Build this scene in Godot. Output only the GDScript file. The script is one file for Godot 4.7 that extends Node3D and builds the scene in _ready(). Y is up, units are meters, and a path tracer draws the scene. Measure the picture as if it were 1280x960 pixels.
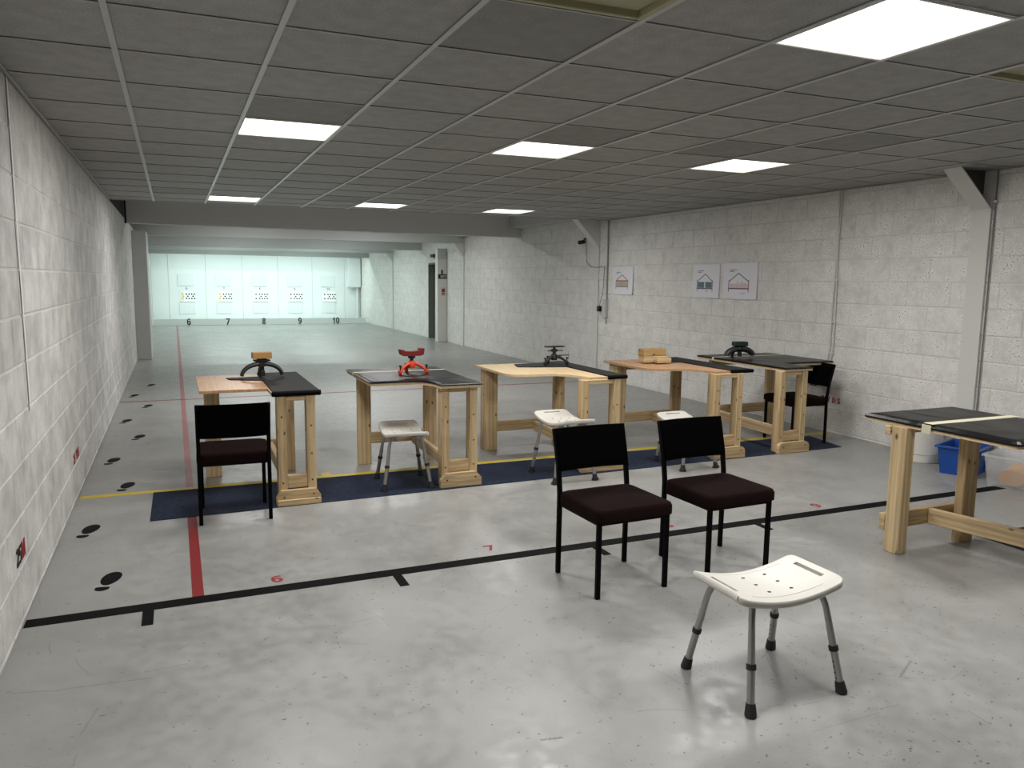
extends Node3D
# An indoor shooting range: white block walls, tiled ceiling, bench tables, chairs, stools, lit targets far behind.

const XL := -0.69          # left wall face
const XR := 6.382          # right wall face
const ZT := -29.05         # target wall face
const ZB := 4.8            # wall behind the camera
const CY := 2.5107         # suspended ceiling height at x = 0
const SLOPE := 0.0041
const TX := 0.6
const TZ := 0.6067
const GX := -0.1857        # ceiling grid origin
const GZ := -5.0025
const ZE := -10.92         # end of the suspended ceiling

var rng := RandomNumberGenerator.new()
var M := {}
var names := {}

func _ready():
	rng.seed = 4711
	var cam := Camera3D.new(); cam.name = "camera"; add_child(cam)
	cam.position = Vector3(0, 1.5722, 0)
	cam.rotation = Vector3(-0.1320, -0.4091, 0.0115)
	cam.fov = 52.59; cam.near = 0.05; cam.far = 200.0; cam.current = true
	var we := WorldEnvironment.new(); we.name = "environment"
	var env := Environment.new()
	env.background_mode = Environment.BG_COLOR
	env.background_color = Color(0.0, 0.0, 0.0)
	env.tonemap_mode = Environment.TONE_MAPPER_LINEAR
	env.tonemap_exposure = 1.22
	env.sdfgi_enabled = true; env.ssao_enabled = true; env.ssil_enabled = true
	we.environment = env; add_child(we)
	materials()
	build_lights()
	build_floor()
	build_ceiling()
	build_walls()
	build_frames()
	build_target_end()
	build_markings()
	build_tables()
	build_chairs()
	build_stools()
	build_rests()
	build_wall_things()
	build_storage()

# ------------------------------------------------------------------ bookkeeping
func numbered(n: String) -> String:
	if not names.has(n):
		names[n] = 0
		return n
	names[n] += 1
	return "%s_%03d" % [n, names[n]]

func tag(o: Node, label: String, category: String, group := ""):
	o.set_meta("label", label); o.set_meta("category", category)
	if group != "": o.set_meta("group", group)
	return o

func thing(called: String, label: String, category: String, at := Vector3.ZERO, turn := 0.0, group := "") -> Node3D:
	var o := Node3D.new(); o.name = numbered(called); add_child(o)
	o.position = at; o.rotation.y = turn
	tag(o, label, category, group)
	return o

func structure(called: String, at := Vector3.ZERO, label := "") -> Node3D:
	var o := Node3D.new(); o.name = called; add_child(o); o.position = at
	o.set_meta("kind", "structure")
	if label != "": o.set_meta("label", label)
	return o

func part(parent: Node, called: String, mesh: Mesh, m: Material, at := Vector3.ZERO, label := "") -> MeshInstance3D:
	var o := MeshInstance3D.new(); o.name = called; o.mesh = mesh
	o.material_override = m
	parent.add_child(o, true); o.position = at
	if label != "": o.set_meta("label", label)
	return o

# ------------------------------------------------------------------ geometry
func ST() -> SurfaceTool:
	var st := SurfaceTool.new(); st.begin(Mesh.PRIMITIVE_TRIANGLES); return st

func tri(st: SurfaceTool, a: Vector3, b: Vector3, c: Vector3, na: Vector3, nb: Vector3, nc: Vector3):
	# a, b, c counter-clockwise seen from outside; written clockwise
	st.set_normal(na); st.add_vertex(a)
	st.set_normal(nc); st.add_vertex(c)
	st.set_normal(nb); st.add_vertex(b)

func poly(st: SurfaceTool, pts: Array, ctr: Vector3):
	# a flat convex polygon of a convex solid round ctr
	var n: Vector3 = Vector3.ZERO
	for i in range(1, pts.size() - 1):
		n += (pts[i] - pts[0]).cross(pts[i + 1] - pts[0])
	if n.length() < 1e-12: return
	n = n.normalized()
	var mid := Vector3.ZERO
	for q in pts: mid += q
	mid /= pts.size()
	var flip: bool = n.dot(mid - ctr) < 0.0
	if flip: n = -n
	for i in range(1, pts.size() - 1):
		if flip: tri(st, pts[0], pts[i + 1], pts[i], n, n, n)
		else: tri(st, pts[0], pts[i], pts[i + 1], n, n, n)

func box(st: SurfaceTool, c: Vector3, s: Vector3, b := 0.0, basis := Basis.IDENTITY):
	var h := s * 0.5
	b = minf(b, minf(h.x, minf(h.y, h.z)) * 0.9)
	var P := func(v: Vector3) -> Vector3: return c + basis * v
	if b <= 0.0:
		for ax in 3:
			for sg in [-1.0, 1.0]:
				var u := (ax + 1) % 3
				var w := (ax + 2) % 3
				var q := []
				for k in [[-1, -1], [1, -1], [1, 1], [-1, 1]]:
					var v := Vector3.ZERO
					v[ax] = sg * h[ax]; v[u] = k[0] * h[u]; v[w] = k[1] * h[w]
					q.append(P.call(v))
				poly(st, q, c)
		return
	for ax in 3:
		var u := (ax + 1) % 3
		var w := (ax + 2) % 3
		for sg in [-1.0, 1.0]:
			var q := []
			for k in [[-1, -1], [1, -1], [1, 1], [-1, 1]]:
				var v := Vector3.ZERO
				v[ax] = sg * h[ax]; v[u] = k[0] * (h[u] - b); v[w] = k[1] * (h[w] - b)
				q.append(P.call(v))
			poly(st, q, c)
		# edges running along ax
		for su in [-1.0, 1.0]:
			for sw in [-1.0, 1.0]:
				var q := []
				for e in [[-1, 0], [1, 0], [1, 1], [-1, 1]]:
					var v := Vector3.ZERO
					v[ax] = e[0] * (h[ax] - b)
					v[u] = su * (h[u] - (b if e[1] == 0 else 0.0))
					v[w] = sw * (h[w] - (0.0 if e[1] == 0 else b))
					q.append(P.call(v))
				poly(st, q, c)
	for sx in [-1.0, 1.0]:
		for sy in [-1.0, 1.0]:
			for sz in [-1.0, 1.0]:
				poly(st, [P.call(Vector3(sx * h.x, sy * (h.y - b), sz * (h.z - b))), P.call(Vector3(sx * (h.x - b), sy * h.y, sz * (h.z - b))), P.call(Vector3(sx * (h.x - b), sy * (h.y - b), sz * h.z))], c)

func box_mesh(s: Vector3, b := 0.0) -> ArrayMesh:
	var st := ST(); box(st, Vector3.ZERO, s, b); return st.commit()

func boxp(parent: Node, called: String, c: Vector3, s: Vector3, m: Material, b := 0.0, label := "") -> MeshInstance3D:
	return part(parent, called, box_mesh(s, b), m, c, label)

func lumber(parent: Node, called: String, a: Vector3, b: Vector3, w: float, d: float, m: Material, side := Vector3.RIGHT) -> MeshInstance3D:
	# a length of sawn timber from a to b, w wide along side, d the other way; the grain runs along it
	var y := (b - a).normalized()
	var x := (side - y * side.dot(y)).normalized()
	var z := x.cross(y)
	var o := part(parent, called, box_mesh(Vector3(w, (b - a).length(), d), 0.004), m)
	o.transform = Transform3D(Basis(x, y, z), (a + b) * 0.5)
	return o

func extrude(st: SurfaceTool, outline: PackedVector2Array, d0: float, d1: float, place: Callable, smooth := 0.0):
	# an outline in (u, v) between depths d0 and d1; place turns (u, v, d) into a point; d0 side faces away from d1
	var idx := Geometry2D.triangulate_polygon(outline)
	var n0: Vector3 = (place.call(0, 0, d0) - place.call(0, 0, d1)).normalized()
	for k in range(0, idx.size(), 3):
		for side in 2:
			var d := d0 if side == 0 else d1
			var n := n0 if side == 0 else -n0
			var q := [place.call(outline[idx[k]].x, outline[idx[k]].y, d), place.call(outline[idx[k + 1]].x, outline[idx[k + 1]].y, d), place.call(outline[idx[k + 2]].x, outline[idx[k + 2]].y, d)]
			if (q[1] - q[0]).cross(q[2] - q[0]).dot(n) < 0.0: q = [q[0], q[2], q[1]]
			tri(st, q[0], q[1], q[2], n, n, n)
	var cnt := outline.size()
	var area := 0.0
	for i in cnt:
		area += outline[i].cross(outline[(i + 1) % cnt])
	var sg := 1.0 if area > 0.0 else -1.0
	var o0: Vector3 = place.call(0, 0, d0)
	var dirn := func(v: Vector2) -> Vector3: return (place.call(v.x, v.y, d0) - o0).normalized()
	for i in cnt:
		var p := outline[i]
		var q := outline[(i + 1) % cnt]
		var e := (q - p).normalized()
		var n := dirn.call(Vector2(e.y, -e.x) * sg) as Vector3
		var np := n
		var nq := n
		if smooth > 0.0:
			var pe := (p - outline[(i - 1 + cnt) % cnt]).normalized()
			var ne := (outline[(i + 2) % cnt] - q).normalized()
			if pe.dot(e) > smooth: np = dirn.call((Vector2(e.y, -e.x) + Vector2(pe.y, -pe.x)) * sg)
			if ne.dot(e) > smooth: nq = dirn.call((Vector2(e.y, -e.x) + Vector2(ne.y, -ne.x)) * sg)
		var a: Vector3 = place.call(p.x, p.y, d0)
		var b: Vector3 = place.call(q.x, q.y, d0)
		var c: Vector3 = place.call(q.x, q.y, d1)
		var d: Vector3 = place.call(p.x, p.y, d1)
		if (b - a).cross(c - a).dot(n) > 0.0:
			tri(st, a, b, c, np, nq, nq); tri(st, a, c, d, np, nq, np)
		else:
			tri(st, a, c, b, np, nq, nq); tri(st, a, d, c, np, np, nq)

func sweep(st: SurfaceTool, pts: Array, rad: Array, segs := 12, up := Vector3.UP, caps := true):
	# a tube along pts; rad holds one float or Vector2 (across, along up) for each point
	var rings := []
	var norms := []
	for i in pts.size():
		var t: Vector3 = (pts[mini(i + 1, pts.size() - 1)] - pts[maxi(i - 1, 0)]).normalized()
		var u := up
		if absf(t.dot(u)) > 0.95: u = Vector3.RIGHT if absf(t.x) < 0.9 else Vector3.BACK
		var x := u.cross(t).normalized()
		var y := t.cross(x).normalized()
		var r: Vector2 = rad[i] if rad[i] is Vector2 else Vector2(rad[i], rad[i])
		var ring := []
		var nn := []
		for k in segs:
			var a := TAU * k / segs
			ring.append(pts[i] + x * cos(a) * r.x + y * sin(a) * r.y)
			nn.append((x * cos(a) * r.y + y * sin(a) * r.x).normalized())
		rings.append(ring); norms.append(nn)
	for i in pts.size() - 1:
		for k in segs:
			var k2 := (k + 1) % segs
			tri(st, rings[i][k], rings[i][k2], rings[i + 1][k2], norms[i][k], norms[i][k2], norms[i + 1][k2])
			tri(st, rings[i][k], rings[i + 1][k2], rings[i + 1][k], norms[i][k], norms[i + 1][k2], norms[i + 1][k])
	if caps:
		for e in [0, pts.size() - 1]:
			var n: Vector3 = (pts[0] - pts[1]).normalized() if e == 0 else (pts[e] - pts[e - 1]).normalized()
			for k in segs:
				var k2 := (k + 1) % segs
				if e == 0: tri(st, pts[e], rings[e][k2], rings[e][k], n, n, n)
				else: tri(st, pts[e], rings[e][k], rings[e][k2], n, n, n)

func lathe(st: SurfaceTool, prof: Array, at := Vector3.ZERO, segs := 24):
	# profile of Vector2(radius, height), from bottom to top round the outside
	for i in prof.size() - 1:
		var p: Vector2 = prof[i]
		var q: Vector2 = prof[i + 1]
		var e := (q - p).normalized()
		var n2 := Vector2(e.y, -e.x)
		for k in segs:
			var a := TAU * k / segs
			var b := TAU * (k + 1) / segs
			var ca := Vector3(cos(a), 0, sin(a))
			var cb := Vector3(cos(b), 0, sin(b))
			var na := (ca * n2.x + Vector3.UP * n2.y).normalized()
			var nb := (cb * n2.x + Vector3.UP * n2.y).normalized()
			var p0 := at + ca * p.x + Vector3.UP * p.y
			var p1 := at + cb * p.x + Vector3.UP * p.y
			var q0 := at + ca * q.x + Vector3.UP * q.y
			var q1 := at + cb * q.x + Vector3.UP * q.y
			tri(st, p0, q0, q1, na, na, nb); tri(st, p0, q1, p1, na, nb, nb)

func bezier(a: Vector3, b: Vector3, c: Vector3, n: int) -> Array:
	var out := []
	for i in n + 1:
		var t := float(i) / n
		out.append(a * (1 - t) * (1 - t) + b * 2 * t * (1 - t) + c * t * t)
	return out

func grid_slab(st: SurfaceTool, nu: int, nv: int, top: Callable, thick: float):
	# a sheet with thickness: top(u, v) gives a point for u, v in 0..1; normals by differences
	var e := 0.002
	var nrm := func(u: float, v: float) -> Vector3:
		var du: Vector3 = top.call(minf(u + e, 1.0), v) - top.call(maxf(u - e, 0.0), v)
		var dv: Vector3 = top.call(u, minf(v + e, 1.0)) - top.call(u, maxf(v - e, 0.0))
		var n := dv.cross(du).normalized()
		return n if n.y >= 0 else -n
	for i in nu:
		for j in nv:
			var c := [[i, j], [i + 1, j], [i + 1, j + 1], [i, j + 1]]
			var p := []
			var n := []
			for k in c:
				p.append(top.call(float(k[0]) / nu, float(k[1]) / nv)); n.append(nrm.call(float(k[0]) / nu, float(k[1]) / nv))
			if (p[1] - p[0]).cross(p[2] - p[0]).dot(n[0]) < 0:
				p = [p[0], p[3], p[2], p[1]]; n = [n[0], n[3], n[2], n[1]]
			tri(st, p[0], p[1], p[2], n[0], n[1], n[2]); tri(st, p[0], p[2], p[3], n[0], n[2], n[3])
			var d := Vector3.DOWN * thick
			tri(st, p[0] + d, p[2] + d, p[1] + d, -n[0], -n[2], -n[1]); tri(st, p[0] + d, p[3] + d, p[2] + d, -n[0], -n[3], -n[2])
	var mid: Vector3 = top.call(0.5, 0.5)
	for i in nu:
		for v in [0.0, 1.0]:
			var a: Vector3 = top.call(float(i) / nu, v)
			var b: Vector3 = top.call(float(i + 1) / nu, v)
			poly(st, [a, b, b + Vector3.DOWN * thick, a + Vector3.DOWN * thick], Vector3(mid.x, (a.y + b.y) * 0.5 - thick * 0.5, mid.z))
	for j in nv:
		for u in [0.0, 1.0]:
			var a: Vector3 = top.call(u, float(j) / nv)
			var b: Vector3 = top.call(u, float(j + 1) / nv)
			poly(st, [a, b, b + Vector3.DOWN * thick, a + Vector3.DOWN * thick], Vector3(mid.x, (a.y + b.y) * 0.5 - thick * 0.5, mid.z))

# ------------------------------------------------------------------ textures and materials
func noise_bytes(n: int, freq: float, octaves: int, sd: int, kind := FastNoiseLite.TYPE_SIMPLEX_SMOOTH) -> PackedByteArray:
	var f := FastNoiseLite.new()
	f.seed = sd; f.noise_type = kind; f.frequency = freq
	f.fractal_type = FastNoiseLite.FRACTAL_FBM; f.fractal_octaves = octaves
	var im := f.get_seamless_image(n, n)
	im.convert(Image.FORMAT_L8)
	return im.get_data()

func tex_of(n: int, m: int, data: PackedByteArray, fmt := Image.FORMAT_RGB8) -> ImageTexture:
	return ImageTexture.create_from_image(Image.create_from_data(n, m, false, fmt, data))

func mat(c: Color, rough: float, metal := 0.0, spec := 0.5) -> StandardMaterial3D:
	var m := StandardMaterial3D.new()
	m.albedo_color = c; m.roughness = rough; m.metallic = metal; m.metallic_specular = spec
	return m

func triplanar(m: StandardMaterial3D, size: float, world := true):
	m.uv1_triplanar = true; m.uv1_world_triplanar = world
	m.uv1_scale = Vector3.ONE / size
	m.uv1_triplanar_sharpness = 8.0

func materials():
	# painted blockwork: white paint, pits and dirt specks
	var n := 1024
	var a := noise_bytes(n, 0.006, 4, 11)
	var b := noise_bytes(n, 0.09, 3, 12)
	var c := noise_bytes(n, 0.02, 3, 13)
	var d := noise_bytes(n, 0.22, 2, 14)
	var px := PackedByteArray(); px.resize(n * n * 3)
	var hb := PackedByteArray(); hb.resize(n * n)
	var px2 := PackedByteArray(); px2.resize(n * n * 3)
	for i in n * n:
		var v := 226.0 + (a[i] - 128) * 0.13 + (c[i] - 128) * 0.10 + (d[i] - 128) * 0.04
		var pit: float = clampf((b[i] - 182 - (128 - c[i]) * 0.35 + (a[i] - 128) * 0.25) / 26.0, 0.0, 1.0)
		var pit2: float = clampf((d[i] - 208 + (a[i] - 128) * 0.2) / 20.0, 0.0, 1.0)
		var dk: float = maxf(pit * 0.26, pit2 * 0.42)
		var v1 := v * (1.0 - dk)
		px[i * 3] = int(clampf(v1, 0, 255)); px[i * 3 + 1] = int(clampf(v1 * 0.995, 0, 255)); px[i * 3 + 2] = int(clampf(v1 * 0.978, 0, 255))
		var v2 := v * (1.0 - dk * 0.25) + (a[i] - 128) * 0.08
		px2[i * 3] = int(clampf(v2, 0, 255)); px2[i * 3 + 1] = int(clampf(v2 * 0.996, 0, 255)); px2[i * 3 + 2] = int(clampf(v2 * 0.982, 0, 255))
		hb[i] = int(clampf(128 + (b[i] - 128) * 0.3 + (d[i] - 128) * 0.35 + (c[i] - 128) * 0.3 - pit * 90.0, 0, 255))
	var t_pit := tex_of(n, n, px)
	var t_smooth := tex_of(n, n, px2)
	var t_h := tex_of(n, n, hb, Image.FORMAT_L8)
	for k in 3:
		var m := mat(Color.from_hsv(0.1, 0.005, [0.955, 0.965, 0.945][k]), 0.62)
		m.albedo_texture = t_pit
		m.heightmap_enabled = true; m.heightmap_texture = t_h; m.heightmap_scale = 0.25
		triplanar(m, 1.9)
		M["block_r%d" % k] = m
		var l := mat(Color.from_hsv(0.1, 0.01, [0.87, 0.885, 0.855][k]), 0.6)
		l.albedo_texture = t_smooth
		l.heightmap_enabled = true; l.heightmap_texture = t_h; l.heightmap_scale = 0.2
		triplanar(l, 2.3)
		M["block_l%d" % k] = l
	M.mortar = mat(Color(0.80, 0.79, 0.76), 0.7)
	var pw := mat(Color(0.80, 0.80, 0.78), 0.45); M.painted = pw
	var pg := mat(Color(0.78, 0.78, 0.77), 0.6); M.beam_grey = pg
	var pl := mat(Color(0.70, 0.705, 0.70), 0.55); M.beam_pale = pl
	M.steel_shaded = mat(Color(0.22, 0.23, 0.22), 0.6)  # shade of the column recesses put into the colour
	M.void_dark = mat(Color(0.03, 0.03, 0.03), 0.9)  # near-black, standing in for the darkness of unlit openings
	M.panel_white = mat(Color(0.86, 0.875, 0.87), 0.5)
	M.blank_card = mat(Color(0.835, 0.855, 0.85), 0.6)
	M.target_white = mat(Color(0.93, 0.935, 0.93), 0.6)
	M.tag_grey = mat(Color(0.5, 0.52, 0.52), 0.6)
	M.kick = mat(Color(0.86, 0.88, 0.87), 0.5)
	# mineral ceiling tiles
	var tn := 512
	var ta := noise_bytes(tn, 0.16, 3, 31)
	var tb := noise_bytes(tn, 0.012, 3, 32)
	var tp := PackedByteArray(); tp.resize(tn * tn)
	for i in tn * tn:
		tp[i] = int(clampf(225 + (ta[i] - 128) * 0.22 + (tb[i] - 128) * 0.10, 0, 255))
	var t_tile := tex_of(tn, tn, tp, Image.FORMAT_L8)
	for k in 4:
		var m := mat([Color(0.66, 0.655, 0.64), Color(0.65, 0.645, 0.63), Color(0.67, 0.665, 0.65), Color(0.56, 0.555, 0.54)][k], 0.55)
		m.albedo_texture = t_tile
		triplanar(m, 0.9)
		M["tile%d" % k] = m
	M.tee = mat(Color(0.68, 0.68, 0.67), 0.29)
	M.tee_cross = mat(Color(0.62, 0.62, 0.61), 0.3)
	M.hatch = mat(Color(0.66, 0.64, 0.52), 0.6)
	# painted concrete floor
	var fa := noise_bytes(n, 0.005, 4, 41)
	var fb := noise_bytes(n, 0.03, 4, 42)
	var fc := noise_bytes(n, 0.18, 2, 43)
	var fp := PackedByteArray(); fp.resize(n * n * 3)
	var fr := PackedByteArray(); fr.resize(n * n)
	for i in n * n:
		var w := (fa[i] - 128) * 0.07 + (fb[i] - 128) * 0.05 + (fc[i] - 128) * 0.03
		var v := 205.0 + w
		fp[i * 3] = int(clampf(v, 0, 255)); fp[i * 3 + 1] = int(clampf(v, 0, 255)); fp[i * 3 + 2] = int(clampf(v * 0.985, 0, 255))
		fr[i] = int(clampf(162 + (fa[i] - 128) * 0.35 + (fb[i] - 128) * 0.5 + (fc[i] - 128) * 0.1, 128, 255))
	var fl := mat(Color(0.70, 0.70, 0.695), 0.62)
	fl.albedo_texture = tex_of(n, n, fp)
	fl.roughness_texture = tex_of(n, n, fr, Image.FORMAT_L8)
	fl.roughness_texture_channel = BaseMaterial3D.TEXTURE_CHANNEL_GRAYSCALE
	fl.roughness = 0.58
	triplanar(fl, 3.1)
	fl.detail_enabled = true
	fl.detail_uv_layer = BaseMaterial3D.DETAIL_UV_2
	fl.detail_blend_mode = BaseMaterial3D.BLEND_MODE_MIX
	fl.detail_albedo = chips_texture()
	fl.texture_repeat = true
	M.floor = fl
	# timber
	for k in 4: M["pine%d" % k] = timber(Color(0.83, 0.72, 0.555) if k % 2 == 0 else Color(0.79, 0.675, 0.51), 50 + k)
	M.ply = timber(Color(0.88, 0.77, 0.60), 60, 0.4)
	M.ply_edge = timber(Color(0.70, 0.57, 0.37), 61, 0.7)
	var lam := timber(Color(0.78, 0.61, 0.46), 62, 0.5); lam.roughness = 0.35; M.laminate = lam
	M.rubber = mat(Color(0.035, 0.035, 0.037), 0.36, 0.0, 0.4)
	var wn := FastNoiseLite.new(); wn.seed = 77; wn.frequency = 0.006; wn.fractal_octaves = 2
	var wi := wn.get_seamless_image(256, 256); wi.convert(Image.FORMAT_RGBA8); wi.bump_map_to_normal_map(7.0)
	M.rubber.normal_enabled = true; M.rubber.normal_texture = ImageTexture.create_from_image(wi); M.rubber.normal_scale = 0.45
	triplanar(M.rubber, 0.9)
	M.rubber_matt = mat(Color(0.025, 0.025, 0.027), 0.75)
	M.tape_white = mat(Color(0.80, 0.78, 0.68), 0.5)
	M.tape_black = mat(Color(0.03, 0.03, 0.032), 0.7, 0.0, 0.2)
	M.tape_grey = mat(Color(0.25, 0.25, 0.26), 0.5)
	M.paint_red = mat(Color(0.48, 0.075, 0.085), 0.5)
	M.paint_red_sheen = mat(Color(0.58, 0.36, 0.37), 0.5)  # paler red, with the far floor reflection put into the colour
	M.paint_yellow = mat(Color(0.78, 0.68, 0.06), 0.5)
	M.ink = mat(Color(0.04, 0.04, 0.045), 0.6)
	M.ink_red = mat(Color(0.55, 0.07, 0.10), 0.6)
	# carpet
	var ca := noise_bytes(512, 0.3, 2, 71)
	var cb := noise_bytes(512, 0.02, 3, 72)
	var cp := PackedByteArray(); cp.resize(512 * 512)
	for i in 512 * 512: cp[i] = int(clampf(190 + (ca[i] - 128) * 0.5 + (cb[i] - 128) * 0.3, 0, 255))
	var cm := mat(Color(0.145, 0.19, 0.28), 0.95, 0.0, 0.2); cm.albedo_texture = tex_of(512, 512, cp, Image.FORMAT_L8); triplanar(cm, 0.5)
	cm.rim_enabled = true; cm.rim = 0.3
	M.carpet = cm
	# chairs and stools
	M.black_metal = mat(Color(0.012, 0.012, 0.012), 0.5, 0.0, 0.2)
	var sf := mat(Color(0.13, 0.065, 0.065), 0.95, 0.0, 0.2); sf.albedo_texture = tex_of(512, 512, cp, Image.FORMAT_L8); triplanar(sf, 0.12, false); M.seat_fabric = sf
	var bf := mat(Color(0.022, 0.016, 0.016), 0.95, 0.0, 0.15); bf.albedo_texture = tex_of(512, 512, cp, Image.FORMAT_L8); triplanar(bf, 0.12, false); M.back_fabric = bf
	M.plastic_white = mat(Color(0.80, 0.79, 0.755), 0.4)
	M.alu = mat(Color(0.66, 0.66, 0.65), 0.34, 0.85)
	M.grey_rubber = mat(Color(0.15, 0.15, 0.15), 0.7)
	M.orange = mat(Color(0.76, 0.23, 0.08), 0.5)
	M.red_dark = mat(Color(0.40, 0.065, 0.035), 0.55)
	M.cast_black = mat(Color(0.035, 0.036, 0.037), 0.5)
	M.cast_grey = mat(Color(0.13, 0.13, 0.135), 0.5)
	M.leather = mat(Color(0.60, 0.45, 0.24), 0.6)
	M.green_bag = mat(Color(0.02, 0.14, 0.11), 0.7)
	M.bluebox = mat(Color(0.06, 0.27, 0.57), 0.4)
	var clear := mat(Color(0.88, 0.89, 0.89, 0.14), 0.25); clear.transparency = BaseMaterial3D.TRANSPARENCY_ALPHA; M.clear = clear
	M.card = mat(Color(0.80, 0.60, 0.38), 0.8)
	M.drum = mat(Color(0.82, 0.81, 0.78), 0.55)
	M.plastic_box = mat(Color(0.72, 0.72, 0.71), 0.5)
	M.conduit_grey = mat(Color(0.55, 0.55, 0.54), 0.5)
	M.lead_grey = mat(Color(0.45, 0.45, 0.44), 0.6)
	M.cable = mat(Color(0.78, 0.77, 0.75), 0.5)
	M.green_sign = mat(Color(0.03, 0.10, 0.06), 0.5)
	M.red_sign = mat(Color(0.55, 0.13, 0.07), 0.5)
	M.sign_white = mat(Color(0.85, 0.85, 0.82), 0.5)
	M.door = mat(Color(0.42, 0.42, 0.40), 0.6)
	var em := mat(Color(1, 1, 1), 0.5); em.emission_enabled = true; em.emission = Color(1.0, 0.985, 0.96); em.emission_energy_multiplier = 3.0; M.diffuser = em
	var et := mat(Color(1, 1, 1), 0.5); et.emission_enabled = true; et.emission = Color(0.86, 1.0, 0.98); et.emission_energy_multiplier = 4.0; M.tube = et

func timber(c: Color, sd: int, amp := 1.0) -> StandardMaterial3D:
	var f := FastNoiseLite.new()
	f.seed = sd; f.frequency = 0.05; f.fractal_octaves = 4; f.noise_type = FastNoiseLite.TYPE_SIMPLEX_SMOOTH
	var im := f.get_seamless_image(256, 12)
	im.convert(Image.FORMAT_L8)
	im.resize(256, 512, Image.INTERPOLATE_CUBIC)
	var s := im.get_data()
	f.seed = sd + 100; f.frequency = 0.22; f.fractal_octaves = 2
	var im2 := f.get_seamless_image(256, 24); im2.convert(Image.FORMAT_L8); im2.resize(256, 512, Image.INTERPOLATE_CUBIC)
	var s2 := im2.get_data()
	var px := PackedByteArray(); px.resize(256 * 512 * 3)
	var r := RandomNumberGenerator.new(); r.seed = sd
	var knots := []
	for k in (5 if amp > 0.6 else 0): knots.append(Vector3(r.randf_range(10, 246), r.randf_range(10, 500), r.randf_range(2.5, 5.0)))
	for y in 512:
		for x in 256:
			var i := y * 256 + x
			var v := 1.0 + ((s[i] - 128) * 0.0011 + (s2[i] - 128) * 0.0005) * amp
			for k in knots:
				var dd: float = Vector2((x - k.x) / k.z, (y - k.y) / (k.z * 1.6)).length()
				if dd < 1.6: v *= 0.45 + 0.55 * clampf(dd - 0.6, 0.0, 1.0)
			v = clampf(v, 0.0, 1.25) * 0.9
			px[i * 3] = int(clampf(v * 255, 0, 255)); px[i * 3 + 1] = int(clampf(v * v * 0.1 * 255 + v * 0.92 * 255, 0, 255)); px[i * 3 + 2] = int(clampf((v * 0.82 + v * v * 0.2) * 255, 0, 255))
	var m := mat(c, 0.6)
	m.albedo_texture = tex_of(256, 512, px)
	triplanar(m, 1.0, false)
	m.uv1_scale = Vector3(2.5, 1.0, 2.5)
	m.uv1_offset = Vector3(r.randf(), r.randf(), r.randf())
	return m

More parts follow.
